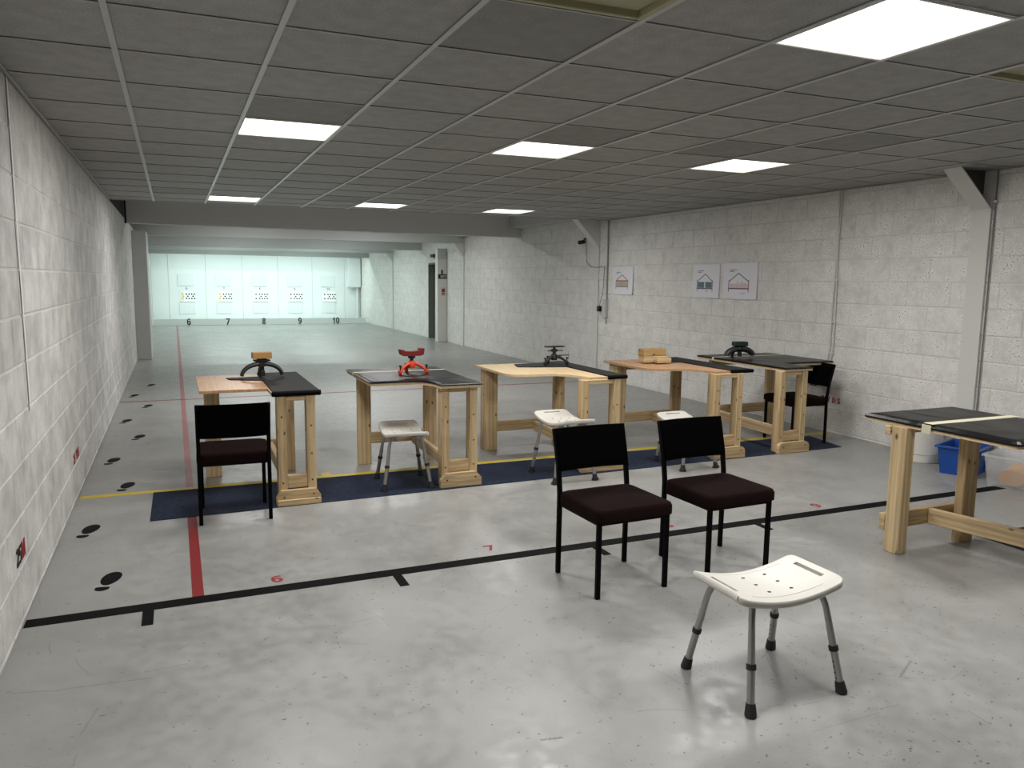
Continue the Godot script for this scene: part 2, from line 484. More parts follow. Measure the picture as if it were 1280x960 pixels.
func chips_texture() -> ImageTexture:
	# dark chips, scuffs and scratches of the floor paint; covers x XL..XR, z -7.2..-0.13
	var n := 2048
	var im := Image.create(n, n, false, Image.FORMAT_RGBA8)
	im.fill(Color(0.2, 0.2, 0.2, 0.0))
	var r := RandomNumberGenerator.new(); r.seed = 99
	var K := n / 7.072
	var put := func(x: float, y: float, c: Color):
		if x >= 0 and y >= 0 and x < n and y < n: im.set_pixel(int(x), int(y), c)
	# chips
	for k in 7500:
		var x := r.randf() * n
		var y := n * pow(r.randf(), 0.7)
		if r.randf() < 0.5: x = n * (0.35 + 0.65 * r.randf())
		var big := r.randf()
		var w := 1 + int(big > 0.45) + int(big > 0.85) + int(big > 0.97) * 2
		var h := 1 + int(r.randf() > 0.6)
		var g := r.randf_range(0.06, 0.3)
		var al := r.randf_range(0.3, 1.0)
		for i in w:
			for j in h: put.call(x + i, y + j, Color(g, g, g, al))
	# scratches
	for k in 420:
		var x := r.randf() * n
		var y := n * r.randf_range(0.3, 1.0)
		var ang := r.randf() * TAU
		var ln := r.randf_range(8, 60)
		var al := r.randf_range(0.2, 0.6)
		var g := r.randf_range(0.25, 0.45)
		var bend := r.randf_range(-0.01, 0.01)
		for i in int(ln):
			put.call(x, y, Color(g, g, g, al))
			x += cos(ang); y += sin(ang); ang += bend
	# longer scuffs: from, to, strength, width
	for q in [[-0.465, -3.247, -0.144, -3.215, 0.75, 1], [2.632, -2.093, 2.797, -2.177, 0.5, 3], [1.10, -2.253, 1.18, -2.237, 0.8, 3], [2.01, -1.93, 2.34, -1.93, 0.3, 1], [1.9, -2.75, 2.5, -2.72, 0.25, 1], [3.2, -2.9, 3.5, -2.75, 0.3, 1]]:
		var p0 := Vector2((q[0] + 0.69) * K, (7.2 + q[1]) * K)
		var p1 := Vector2((q[2] + 0.69) * K, (7.2 + q[3]) * K)
		var steps := int(p0.distance_to(p1))
		for i in steps:
			var p := p0.lerp(p1, float(i) / steps)
			for j in int(q[5]): put.call(p.x, p.y + j, Color(0.2, 0.2, 0.2, q[4] * r.randf_range(0.5, 1.0)))
	# elongated chips
	for k in 1100:
		var x := n * (0.15 + 0.85 * r.randf())
		var y := n * r.randf_range(0.35, 1.0)
		var ang := r.randf() * TAU
		var g := r.randf_range(0.03, 0.18)
		var al := r.randf_range(0.45, 1.0)
		for i in r.randi_range(2, 6):
			put.call(x, y, Color(g, g, g, al))
			if r.randf() < 0.5: put.call(x, y + 1, Color(g, g, g, al * 0.8))
			x += cos(ang); y += sin(ang)
	# trodden dirt in front of the mat
	for q in [[1.33, -5.32, 0.16, 420], [1.62, -5.28, 0.2, 500], [2.2, -5.3, 0.3, 220], [2.85, -5.22, 0.2, 350], [3.9, -5.25, 0.25, 160], [0.9, -6.3, 0.2, 260], [0.4, -6.3, 0.25, 180], [1.6, -6.4, 0.25, 260]]:
		for k in q[3]:
			var x: float = (q[0] + r.randfn() * q[2] + 0.69) * K
			var y: float = (7.2 + q[1] + r.randfn() * 0.035) * K
			put.call(x, y, Color(0.25, 0.23, 0.2, r.randf_range(0.15, 0.5)))
			if r.randf() < 0.4: put.call(x + 1, y, Color(0.25, 0.23, 0.2, 0.3))
	return ImageTexture.create_from_image(im)

# ------------------------------------------------------------------ light
func grid(c: float, r: float) -> Vector3:
	var x := GX + TX * c
	return Vector3(x, CY + SLOPE * x, GZ - TZ * r)

func is_light(c: int, r: int) -> bool:
	return (c in [1, 4, 7]) and (r in [8, 0, -5])

func build_lights():
	var who := {
		"8:1": "square ceiling light panel closest to the lane six targets", "8:4": "far ceiling light panel in front of the dark roof beam, middle of its row", "8:7": "far ceiling light panel in front of the dark beam's right end",
		"0:1": "bright square ceiling light panel above the left bench tables", "0:4": "bright square ceiling light panel in the middle of the middle row", "0:7": "bright square ceiling light panel near the right wall's cable",
		"-5:4": "largest bright ceiling light panel at the photo's top right", "-5:1": "ceiling light panel above the camera's left side", "-5:7": "ceiling light panel above the black padded table at the right"}
	for r in [8, 0, -5]:
		for c in [1, 4, 7]:
			var p := (grid(c, r) + grid(c + 1, r + 1)) * 0.5
			var t := thing("ceiling_light", who["%d:%d" % [r, c]], "ceiling light", p, 0.0, "square light panels in the tiled ceiling")
			t.rotation.z = SLOPE
			var st := ST()
			for s in [-1.0, 1.0]:
				box(st, Vector3(s * 0.287, 0.008, 0), Vector3(0.012, 0.022, 0.592), 0.002)
				box(st, Vector3(0, 0.008, s * 0.290), Vector3(0.562, 0.022, 0.012), 0.002)
			part(t, "frame", st.commit(), M.sign_white)
			boxp(t, "diffuser", Vector3(0, 0.012, 0), Vector3(0.562, 0.006, 0.568), M.diffuser, 0.0, "glowing white diffuser")
			var l := AreaLight3D.new(); l.name = "panel_light"
			t.add_child(l, true)
			l.area_size = Vector2(0.55, 0.55)
			l.position = Vector3(0, -0.004, 0)
			l.rotation = Vector3(-PI / 2, 0, 0)
			l.light_color = Color(1.0, 0.99, 0.985)
			l.light_energy = 2.6
			l.area_normalize_energy = true
			l.area_range = 40.0; l.area_attenuation = 2.0
			l.shadow_enabled = true

# ------------------------------------------------------------------ setting
func build_floor():
	var st := ST()
	var x0 := XL - 0.05
	var x1 := XR + 0.9
	for q in [[Vector3(x0, 0, ZB), Vector3(x1, 0, ZB), Vector3(x1, 0, ZT - 0.2), Vector3(x0, 0, ZT - 0.2)]]:
		for k in [0, 3, 2, 0, 2, 1]:
			var v: Vector3 = q[k]
			st.set_normal(Vector3.UP)
			st.set_uv(Vector2(v.x, v.z))
			st.set_uv2(Vector2((v.x - XL) / 7.072, (v.z + 7.2) / 7.072))
			st.add_vertex(v)
	var slab := ST()
	box(slab, Vector3((x0 + x1) * 0.5, -0.1, (ZB + ZT) * 0.5), Vector3(x1 - x0, 0.19, ZB - ZT + 0.3))
	var o := part(self, "floor", st.commit(), M.floor)
	o.set_meta("kind", "structure"); o.set_meta("label", "glossy grey painted concrete floor with chips and scuffs")
	part(o, "slab", slab.commit(), M.mortar)

func tile_mesh(w: float, d: float) -> ArrayMesh:
	# a mineral tile that sags a few millimetres between the tees
	var st := ST()
	var nu := 4
	var nv := 4
	var P := func(i: int, j: int) -> Vector3:
		var u := float(i) / nu * 2 - 1
		var v := float(j) / nv * 2 - 1
		return Vector3(u * w / 2, 0.006 - 0.0035 * (1 - u * u) * (1 - v * v), v * d / 2)
	var N := func(i: int, j: int) -> Vector3:
		var u := float(i) / nu * 2 - 1
		var v := float(j) / nv * 2 - 1
		var gx := 0.0035 * 2 * u * (1 - v * v) / (w / 2)
		var gz := 0.0035 * 2 * v * (1 - u * u) / (d / 2)
		return Vector3(gx, -1, gz).normalized()
	for i in nu:
		for j in nv:
			tri(st, P.call(i, j), P.call(i + 1, j), P.call(i + 1, j + 1), N.call(i, j), N.call(i + 1, j), N.call(i + 1, j + 1))
			tri(st, P.call(i, j), P.call(i + 1, j + 1), P.call(i, j + 1), N.call(i, j), N.call(i + 1, j + 1), N.call(i, j + 1))
	for q in [[-w / 2, -d / 2, w / 2, -d / 2], [w / 2, -d / 2, w / 2, d / 2], [w / 2, d / 2, -w / 2, d / 2], [-w / 2, d / 2, -w / 2, -d / 2]]:
		poly(st, [Vector3(q[0], 0.006, q[1]), Vector3(q[2], 0.006, q[3]), Vector3(q[2], 0.023, q[3]), Vector3(q[0], 0.023, q[1])], Vector3(0, 0.01, 0))
	return st.commit()

func build_ceiling():
	var C := structure("ceiling", Vector3(0, CY, 0), "suspended ceiling of grey mineral tiles in a metal grid")
	C.rotation.z = SLOPE
	var rmax := 9
	var rmin := -16
	var full := tile_mesh(TX - 0.008, TZ - 0.014)
	var wl := GX - XL - 0.006
	var wr := XR - (GX + TX * 10) - 0.006
	var left := tile_mesh(wl, TZ - 0.014)
	var right := tile_mesh(wr, TZ - 0.014)
	var lastd := GZ - TZ * (rmax + 0.0) - ZE
	var darks := ["1:-1", "4:-1", "0:7", "3:7", "2:-4", "7:-2", "6:-1"]
	for r in range(rmin, rmax + 1):
		for c in range(-1, 11):
			if is_light(c, r): continue
			if (c == 2 and r == -5) or (c == 6 and r == -5): continue
			var x := GX + TX * (c + 0.5)
			var mesh := full
			if c == -1: x = XL + wl / 2 + 0.004; mesh = left
			if c == 10: x = GX + TX * 10 + wr / 2 + 0.002; mesh = right
			var z := GZ - TZ * (r + 0.5)
			var zs := 1.0
			if r == rmax:
				z = GZ - TZ * r - lastd / 2; zs = lastd / TZ
			var k := rng.randi() % 3
			if "%d:%d" % [c, r] in darks: k = 3
			var o := part(C, "tile", mesh, M["tile%d" % k], Vector3(x, 0, z))
			o.scale.z = zs
	# metal tees: the long runners down the hall, the cross tees between the walls
	for c in range(0, 11):
		boxp(C, "main_runner", Vector3(GX + TX * c, 0.0015, (GZ + TZ * 16 + ZE) / 2), Vector3(0.024, 0.005, GZ + TZ * 16 - ZE), M.tee, 0.001)
	for r in range(rmin, rmax + 1):
		boxp(C, "cross_tee", Vector3((XL + XR) / 2, 0.0025, GZ - TZ * r), Vector3(XR - XL - 0.02, 0.004, 0.010), M.tee_cross, 0.001)
	for s in [[XL + 0.011, "l"], [XR - 0.011, "r"]]:
		boxp(C, "wall_angle", Vector3(s[0], 0.001, (ZB - 0.05 + ZE) / 2), Vector3(0.02, 0.006, ZB - 0.05 - ZE), M.tee_cross, 0.001)
	boxp(C, "end_trim", Vector3((XL + XR) / 2, 0.012, ZE), Vector3(XR - XL - 0.06, 0.03, 0.02), M.tee_cross, 0.002)
	# two open hatches with a timber lining
	for h in [[2, "open ceiling hatch with timber lining near the photo's top middle"], [6, "open ceiling hatch at the photo's right edge"]]:
		var w := 1
		var p := (grid(h[0], -5) + grid(h[0] + w, -4)) * 0.5
		var t := thing("ceiling_vent", h[1], "ceiling vent", p)
		t.rotation.z = SLOPE
		var W := TX * w
		var st := ST()
		for s in [-1.0, 1.0]:
			box(st, Vector3(s * (W / 2 - 0.02), 0.06, 0), Vector3(0.02, 0.12, TZ - 0.03), 0.003)
			box(st, Vector3(0, 0.06, s * (TZ / 2 - 0.025)), Vector3(W - 0.06, 0.12, 0.02), 0.003)
		part(t, "lining", st.commit(), M.hatch)
		boxp(t, "backing_board", Vector3(0, 0.03, 0), Vector3(W - 0.07, 0.01, TZ - 0.07), M.hatch, 0.002)
	# roof over everything
	var roof := structure("roof", Vector3.ZERO, "grey roof slab above the range")
	boxp(roof, "slab", Vector3((XL + XR) / 2, 2.95, (ZB + ZT) / 2), Vector3(XR - XL + 1.9, 0.1, ZB - ZT + 0.6), M.beam_grey)

func block_mesh(w: float, h: float) -> ArrayMesh:
	# a block's face with eased arrises, standing proud of its joints; facing +z
	var st := ST()
	var b := 0.005
	var t := 0.0035
	var f := [Vector3(-w / 2 + b, -h / 2 + b, t), Vector3(w / 2 - b, -h / 2 + b, t), Vector3(w / 2 - b, h / 2 - b, t), Vector3(-w / 2 + b, h / 2 - b, t)]
	var g := [Vector3(-w / 2, -h / 2, 0), Vector3(w / 2, -h / 2, 0), Vector3(w / 2, h / 2, 0), Vector3(-w / 2, h / 2, 0)]
	var ctr := Vector3(0, 0, -0.05)
	poly(st, f, ctr)
	for i in 4: poly(st, [g[i], g[(i + 1) % 4], f[(i + 1) % 4], f[i]], ctr)
	return st.commit()

func blocks(wall: Node3D, face: float, toward: float, z0: float, z1: float, ytop: float, hole: Array, key: String, shown: float):
	# stretcher bond, courses of 225 mm, blocks of 450 mm, bed joints at 0.025 + k * 0.225
	var turn := Basis(Vector3.UP, PI / 2 * toward)
	var cache := {}
	var all := []
	for k in range(-1, 12):
		var ya := maxf(0.003, 0.025 + 0.225 * k + 0.004)
		var yb := minf(ytop, 0.025 + 0.225 * (k + 1) - 0.004)
		if yb - ya < 0.01: continue
		var z := z0 - (0.225 if posmod(k, 2) == 0 else 0.0) + 0.45
		while z > z1:
			var za := minf(z, z0)
			var zb := maxf(z - 0.45, z1)
			z -= 0.45
			var parts := [[za, zb]]
			if hole.size() and ya < hole[2] and zb < hole[0] and za > hole[1]:
				parts = []
				if za > hole[0]: parts.append([za, hole[0]])
				if zb < hole[1]: parts.append([hole[1], zb])
			for q in parts:
				var w: float = q[0] - q[1] - 0.008
				if w < 0.02: continue
				all.append([Vector3(face, (ya + yb) / 2, (q[0] + q[1]) / 2), Vector2(snappedf(w, 0.002), snappedf(yb - ya, 0.002))])
	var eye := Vector3(0, 1.57, 0)
	# the blocks that show largest come first; those nearer than the frame shows come last
	var rank := func(q) -> float: return q[0].distance_to(eye) + (0.0 if q[0].z < shown else 100.0)
	all.sort_custom(func(p, q): return rank.call(p) < rank.call(q))
	var rest := [ST(), ST(), ST()]
	for i in all.size():
		var q = all[i]
		if not cache.has(q[1]): cache[q[1]] = block_mesh(q[1].x, q[1].y)
		var k := rng.randi() % 3
		if i < 298:
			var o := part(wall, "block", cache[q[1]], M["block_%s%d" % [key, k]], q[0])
			o.basis = turn
			o.position.x += rng.randf_range(-0.0012, 0.0012) * toward
		else:
			rest[0].append_from(cache[q[1]], 0, Transform3D(turn, q[0]))
	var far := part(wall, "far_blocks", rest[0].commit(), M["block_%s0" % key])
	far.set_meta("kind", "stuff")

func build_walls():
	var L := structure("wall_left", Vector3.ZERO, "white painted blockwork wall on the left")
	boxp(L, "backing", Vector3(XL - 0.1045, 1.256, (ZB + ZT) / 2), Vector3(0.2, 2.512, ZB - ZT), M.mortar)
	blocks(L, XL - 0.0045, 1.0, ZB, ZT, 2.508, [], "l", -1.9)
	# near-black boards stand in for the dark open roof space above the left wall
	boxp(L, "eaves_dark_board", Vector3(XL - 0.35, 2.72, (ZB + ZT) / 2), Vector3(0.1, 0.6, ZB - ZT), M.void_dark)
	boxp(L, "eaves_dark_sheet", Vector3(XL - 0.012, 2.71, (ZE - 14.3) / 2), Vector3(0.02, 0.39, ZE + 14.3), M.void_dark)  # solid near-black sheet in place of the dark gap
	boxp(L, "eaves_dark_sheet", Vector3(XL + 0.014, 2.63, -14.322), Vector3(0.028, 0.40, 0.012), M.void_dark)
	boxp(L, "eaves_dark_strip", Vector3(XL - 0.25, 2.46, (ZB + ZT) / 2), Vector3(0.08, 0.1, ZB - ZT), M.void_dark)
	var R := structure("wall_right", Vector3.ZERO, "white painted blockwork wall on the right")
	var d0 := -19.30
	var d1 := -20.46
	var dh := 2.02
	for q in [[ZB, d0, 0.0, 2.9], [d0, d1, dh, 2.9], [d1, ZT, 0.0, 2.9]]:
		boxp(R, "backing", Vector3(XR + 0.1045, (q[2] + q[3]) / 2, (q[0] + q[1]) / 2), Vector3(0.2, q[3] - q[2], q[0] - q[1]), M.mortar)
	blocks(R, XR + 0.0045, -1.0, ZB, ZT, 2.72, [d0, d1, dh], "r", -3.2)
	# beyond the doorway: a dark lobby
	boxp(R, "lobby_wall", Vector3(XR + 0.85, 1.2, (d0 + d1) / 2), Vector3(0.05, 2.4, 2.2), M.void_dark)
	for z in [d0 + 0.5, d1 - 0.5]:
		boxp(R, "lobby_wall", Vector3(XR + 0.52, 1.2, z), Vector3(0.62, 2.4, 0.05), M.void_dark)
	boxp(R, "lobby_ceiling", Vector3(XR + 0.52, 2.4, (d0 + d1) / 2), Vector3(0.7, 0.05, 2.2), M.void_dark)
	var B := structure("wall_behind", Vector3.ZERO, "white wall behind the camera")
	boxp(B, "backing", Vector3((XL + XR) / 2, 1.45, ZB + 0.1), Vector3(XR - XL + 0.6, 2.9, 0.2), M.block_l0)
	# door
	var D := structure("door_1", Vector3(XR, 0, 0), "grey door standing open in the right wall")
	boxp(D, "frame", Vector3(0.05, dh / 2, d1 + 0.02), Vector3(0.16, dh, 0.04), M.door, 0.004)
	boxp(D, "frame", Vector3(0.05, dh / 2, d0 - 0.02), Vector3(0.16, dh, 0.04), M.door, 0.004)
	boxp(D, "frame", Vector3(0.05, dh - 0.02, (d0 + d1) / 2), Vector3(0.16, 0.04, d0 - d1 - 0.08), M.door, 0.004)
	var leaf := boxp(D, "door_leaf", Vector3(0.36, dh / 2 - 0.02, d1 + 0.10), Vector3(0.44, dh - 0.06, 0.045), M.door, 0.004)
	boxp(leaf, "push_bar", Vector3(0.05, 0.0, 0.05), Vector3(0.34, 0.035, 0.04), M.sign_white, 0.008)

func build_frames():
	# downstand roof beams across the hall
	var spots := [[-14.33, 2.438, 2.428, "beam_grey", "dark grey roof beam nearest the tiled ceiling"], [-17.65, 2.405, 2.436, "beam_pale", "second grey roof beam, above the left pillar"], [-21.15, 2.315, 2.385, "beam_pale", "third pale roof beam in front of the lit targets"], [-24.25, 2.35, 2.385, "beam_pale", "fourth pale roof beam near the lit targets"]]
	var k := 0
	for s in spots:
		var st := ST()
		var q := []
		for z in [s[0], s[0] - 0.22]:
			q.append([Vector3(XL, s[1], z), Vector3(XR, s[2], z), Vector3(XR, 2.9, z), Vector3(XL, 2.9, z)])
		var ctr := Vector3((XL + XR) / 2, 2.65, s[0] - 0.11)
		poly(st, q[0], ctr); poly(st, q[1], ctr)
		for i in 4: poly(st, [q[0][i], q[0][(i + 1) % 4], q[1][(i + 1) % 4], q[1][i]], ctr)
		var B := structure("roof_beam" if k == 0 else "roof_beam_%03d" % k, Vector3.ZERO, s[4])
		part(B, "casing", st.commit(), M[s[3]])
		boxp(B, "wall_bearing", Vector3(XR - 0.1, 2.62, s[0] + 0.02), Vector3(0.2, 0.1, 0.05), M.beam_pale, 0.004)
		k += 1
	var E := structure("eaves_beam", Vector3.ZERO, "pale beam along the top of the right wall")
	boxp(E, "casing", Vector3(XR - 0.13, 2.76, (ZE + ZT) / 2), Vector3(0.26, 0.32, ZE - ZT), M.beam_pale, 0.004)
	# steel columns on the right wall with haunches under the ceiling
	var cols := [[-4.55, false], [-11.19, true], [-17.66, true], [-24.27, true]]
	k = 0
	for c in cols:
		var z: float = c[0]
		var S := structure("steel_column" if k == 0 else "steel_column_%03d" % k, Vector3(XR, 0, z), ["white steel column at the right edge with an open haunch", "white steel column beside the small wall box", "white steel column beyond the poster wall", "white steel column close to the targets"][k])
		boxp(S, "flange", Vector3(-0.012, 1.27, -0.085), Vector3(0.016, 2.54, 0.17), M.painted, 0.002)
		boxp(S, "shadow_gap_web", Vector3(-0.002, 1.27, -0.085), Vector3(0.012, 2.54, 0.13), M.steel_shaded)  # dark strip: shadow behind the flange painted into its colour
		# haunch: sloping flange, web, end plate
		var y0 := 2.225 if k == 0 else 2.14
		var run := 0.44 if k == 0 else 0.42
		if k > 1: y0 = 2.14; run = 0.36
		var a := Vector3(-0.02, y0, -0.085)
		var b := Vector3(-run, 2.56, -0.085)
		var dir := (b - a).normalized()
		var f := part(S, "haunch_flange", box_mesh(Vector3((b - a).length() + 0.02, 0.012, 0.17), 0.002), M.painted)
		f.transform = Transform3D(Basis(dir, Vector3(-dir.y, dir.x, 0) * -1.0, dir.cross(Vector3(-dir.y, dir.x, 0) * -1.0)), (a + b) / 2)
		var web := ST()
		var tri_pts := PackedVector2Array([Vector2(-0.02, y0 + 0.01), Vector2(-0.02, 2.6), Vector2(-run, 2.6), Vector2(-run, 2.565)])
		var zc := -0.085 if not c[1] else -0.006
		extrude(web, tri_pts, zc - 0.005, zc + 0.005, func(u, v, d): return Vector3(u, v, d))
		part(S, "haunch_web", web.commit(), M.steel_shaded if not c[1] else M.painted)  # open haunch: recess shade put into the web colour
		boxp(S, "end_plate", Vector3(-0.02, y0 - 0.006, -0.085), Vector3(0.03, 0.014, 0.19), M.painted, 0.002)
		k += 1
	# left pillar and the stub wall that carries the exit sign
	var P := structure("pillar_left", Vector3.ZERO, "pale boxed pillar against the left wall")
	boxp(P, "casing", Vector3(XL + 0.125, 1.21, -16.95), Vector3(0.25, 2.42, 1.25), M.beam_pale, 0.006)
	var W := structure("pillar_right", Vector3.ZERO, "pale stub pillar with signs beside the open door")
	boxp(W, "casing", Vector3(XR - 0.125, 1.18, -19.05), Vector3(0.25, 2.36, 0.2), M.painted, 0.006)

func build_target_end():
	var F := structure("wall_far", Vector3.ZERO, "white panelled target wall lit from above and below")
	boxp(F, "backing", Vector3((XL + XR) / 2, 1.45, ZT - 0.12), Vector3(XR - XL + 0.6, 2.9, 0.2), M.mortar)
	var xs := [XL, -0.16, 1.02, 2.22, 3.43, 4.63, 5.80, XR]
	for i in xs.size() - 1:
		boxp(F, "panel", Vector3((xs[i] + xs[i + 1]) / 2, 1.4, ZT - 0.01), Vector3(xs[i + 1] - xs[i] - 0.008, 2.8, 0.02), M.panel_white, 0.003)
	# pelmet that hides the strip lights, and the numbered kick board
	var Pm := structure("trim_1", Vector3.ZERO, "pale green pelmet above the targets")
	boxp(Pm, "board", Vector3((XL + XR) / 2, 2.60, -27.6), Vector3(XR - XL, 0.58, 0.04), M.beam_pale, 0.004)
	var K := structure("trim_2", Vector3.ZERO, "pale kick board with lane numbers at the floor")
	boxp(K, "board", Vector3((XL + XR) / 2 - 0.05, 0.108, -27.69), Vector3(XR - XL - 0.12, 0.215, 0.04), M.kick, 0.004)
	for i in 5:
		var t := text_mesh(str(6 + i), 0.205, 0.004)
		var o := part(self, numbered("lane_number"), t, M.ink, Vector3([0.405, 1.615, 2.77, 3.965, 5.20][i], 0.112, -27.665))
		o.scale = Vector3(0.82, 1, 1)
		tag(o, "black lane number %s on the kick board" % ["six", "seven", "eight", "nine", "ten"][i], "lane number", "lane numbers on the kick board")
	# strip lights
	var x := 0.25
	for i in 5:
		var c := Vector3(0.37 + 1.2 * i, 2.46, -27.82)
		var t := thing("strip_light", "white tube strip light behind the pelmet above lane %s" % ["six", "seven", "eight", "nine", "ten"][i], "strip light", c, 0.0, "strip lights behind the pelmet")
		boxp(t, "housing", Vector3(0, 0.055, 0), Vector3(1.16, 0.05, 0.07), M.sign_white, 0.006)
		for s in [-0.4, 0.4]: boxp(t, "hanger", Vector3(s, 0.26, 0), Vector3(0.02, 0.36, 0.02), M.sign_white)
		var st := ST(); sweep(st, [Vector3(-0.56, 0.012, 0), Vector3(0.56, 0.012, 0)], [0.013, 0.013], 12)
		part(t, "tube", st.commit(), M.tube, Vector3.ZERO, "glowing tube")
		var l := AreaLight3D.new(); l.name = "tube_light"; t.add_child(l, true)
		l.area_size = Vector2(1.12, 0.05); l.position = Vector3(0, -0.004, 0)
		l.rotation = Vector3(-PI / 2 + 0.1, 0, 0)
		l.light_color = Color(0.91, 1.0, 0.985); l.light_energy = 1.35; l.area_normalize_energy = true
		l.area_range = 40.0; l.area_attenuation = 2.0; l.shadow_enabled = true
	for i in 5:
		var c := Vector3(0.37 + 1.2 * i, 0.05, -27.80)
		var t := thing("floor_strip_light", "white tube strip light behind the kick board at lane %s" % ["six", "seven", "eight", "nine", "ten"][i], "strip light", c, 0.0, "strip lights behind the kick board")
		boxp(t, "housing", Vector3(0, -0.022, 0), Vector3(1.16, 0.05, 0.07), M.sign_white, 0.006)
		var st := ST(); sweep(st, [Vector3(-0.56, 0.02, 0), Vector3(0.56, 0.02, 0)], [0.013, 0.013], 12)
		part(t, "tube", st.commit(), M.tube, Vector3.ZERO, "glowing tube")
		var l := AreaLight3D.new(); l.name = "tube_light"; t.add_child(l, true)
		l.area_size = Vector2(1.12, 0.05); l.position = Vector3(0, 0.036, 0)
		l.rotation = Vector3(PI / 2 - 0.4, 0, 0)
		l.light_color = Color(0.91, 1.0, 0.985); l.light_energy = 0.45; l.area_normalize_energy = true
		l.area_range = 40.0; l.area_attenuation = 2.0; l.shadow_enabled = true
	# more strip lights on the roof slab between the beams
	var rows := [[-16.1, "second", Color(1.0, 1.0, 0.99), 3.4], [-19.5, "third", Color(0.96, 1.0, 0.985), 3.4], [-22.7, "fourth", Color(0.93, 1.0, 0.985), 4.8], [-26.0, "last", Color(0.92, 1.0, 0.985), 3.0]]
	for q in rows:
		for i in 2:
			var t := thing("roof_strip_light", "%s tube strip light on the roof slab in the %s bay" % [["left", "right"][i], q[1]], "strip light", Vector3(1.5 + 2.6 * i, 2.86, q[0]), 0.0, "strip lights between the roof beams")
			boxp(t, "housing", Vector3(0, 0.018, 0), Vector3(1.5, 0.045, 0.09), M.sign_white, 0.006)
			var st := ST(); sweep(st, [Vector3(-0.73, -0.018, 0), Vector3(0.73, -0.018, 0)], [0.013, 0.013], 12)
			part(t, "tube", st.commit(), M.tube, Vector3.ZERO, "glowing tube")
			var l := AreaLight3D.new(); l.name = "tube_light"; t.add_child(l, true)
			l.area_size = Vector2(1.46, 0.05); l.position = Vector3(0, -0.034, 0)
			l.rotation = Vector3(-PI / 2, 0, 0)
			l.light_color = q[2]; l.light_energy = q[3]; l.area_normalize_energy = true
			l.area_range = 40.0; l.area_attenuation = 2.0; l.shadow_enabled = true
	# target stations: blank card, lane tag, card with printed dots, blank card
	var lanes := ["six", "seven", "eight", "nine", "ten"]
	for i in 5:
		var cx := 0.40 + 1.2 * i
		var z := ZT + 0.012
		tag(boxp(self, numbered("blank_card"), Vector3(cx - 0.02, 1.46, z), Vector3(0.50, 0.38, 0.022), M.blank_card, 0.003), "blank white card above the dotted target of lane %s" % lanes[i], "target card", "blank cards above the targets")
		tag(boxp(self, numbered("blank_lower_card"), Vector3(cx, 0.52, z), Vector3(0.50, 0.385, 0.022), M.blank_card, 0.003), "blank white card below the dotted target of lane %s" % lanes[i], "target card", "blank cards below the targets")
		var tg := part(self, numbered("lane_tag"), text_mesh(str(6 + i), 0.08, 0.003), M.tag_grey, Vector3(cx, 1.19, ZT + 0.003))
		tag(tg, "small grey lane number %s above the target card" % lanes[i], "lane number", "small lane numbers on the target wall")
		var t := thing("target_card", "white target card with %s dots in lane %s" % ["orange and black" if i < 2 else "black", lanes[i]], "target", Vector3(cx + 0.03, 0.92, z), 0.0, "dotted target cards")
		boxp(t, "card", Vector3.ZERO, Vector3(0.48, 0.36, 0.014), M.target_white, 0.002)
		boxp(t, "bottom_ledge", Vector3(0, -0.185, 0.012), Vector3(0.5, 0.014, 0.03), M.panel_white, 0.003)
		if i < 2: boxp(t, "yellow_strip", Vector3(-0.17, 0.0, 0.0078), Vector3(0.10, 0.33, 0.001), M.card_yellow if M.has("card_yellow") else mat(Color(0.90, 0.85, 0.74), 0.6))
		var dot := CylinderMesh.new(); dot.top_radius = 0.027; dot.bottom_radius = 0.027; dot.height = 0.002; dot.radial_segments = 16
		var spots := []
		for c in [-0.045, 0.04, 0.125, 0.21]: spots.append(Vector3(c, 0.075, 1)); spots.append(Vector3(c, -0.075, 1))
		spots.append(Vector3(0.0, 0.0, 1)); spots.append(Vector3(0.165, 0, 1))
		if i < 2: spots.append_array([Vector3(-0.175, 0.075, 0), Vector3(-0.175, -0.075, 0), Vector3(-0.14, 0.0, 0)])
		else: spots.append_array([Vector3(-0.165, 0.075, 1), Vector3(-0.165, -0.075, 1)])
		var om := mat(Color(0.78, 0.62, 0.42), 0.6)
		for s in spots:
			var o := part(t, "dot", dot, M.ink if s.z > 0.5 else om, Vector3(s.x, s.y, 0.0085))
			o.rotation.x = PI / 2
	# white box high on the right of the target wall
	var t := thing("control_box", "tall white box on the right end of the target wall", "box", Vector3(6.12, 1.80, ZT + 0.135))
	boxp(t, "body", Vector3.ZERO, Vector3(0.46, 1.06, 0.26), M.panel_white, 0.01)
	boxp(t, "conduit", Vector3(0.13, -1.1, -0.05), Vector3(0.07, 1.14, 0.06), M.panel_white, 0.008)

func text_mesh(s: String, size: float, depth: float) -> TextMesh:
	var f := SystemFont.new(); f.font_names = PackedStringArray(["Droid Sans"]); f.font_weight = 700
	var t := TextMesh.new()
	t.text = s; t.font = f; t.font_size = 64; t.depth = depth
	t.pixel_size = size / 46.0
	return t

func slab_poly(called: String, pts: PackedVector2Array, y0: float, y1: float, m: Material, parent: Node = self) -> MeshInstance3D:
	var st := ST()
	extrude(st, pts, y1, y0, func(u, v, d): return Vector3(u, d, v), 0.5)
	return part(parent, called, st.commit(), m)

func rect(x0: float, z0: float, x1: float, z1: float) -> PackedVector2Array:
	return PackedVector2Array([Vector2(x0, z0), Vector2(x1, z0), Vector2(x1, z1), Vector2(x0, z1)])

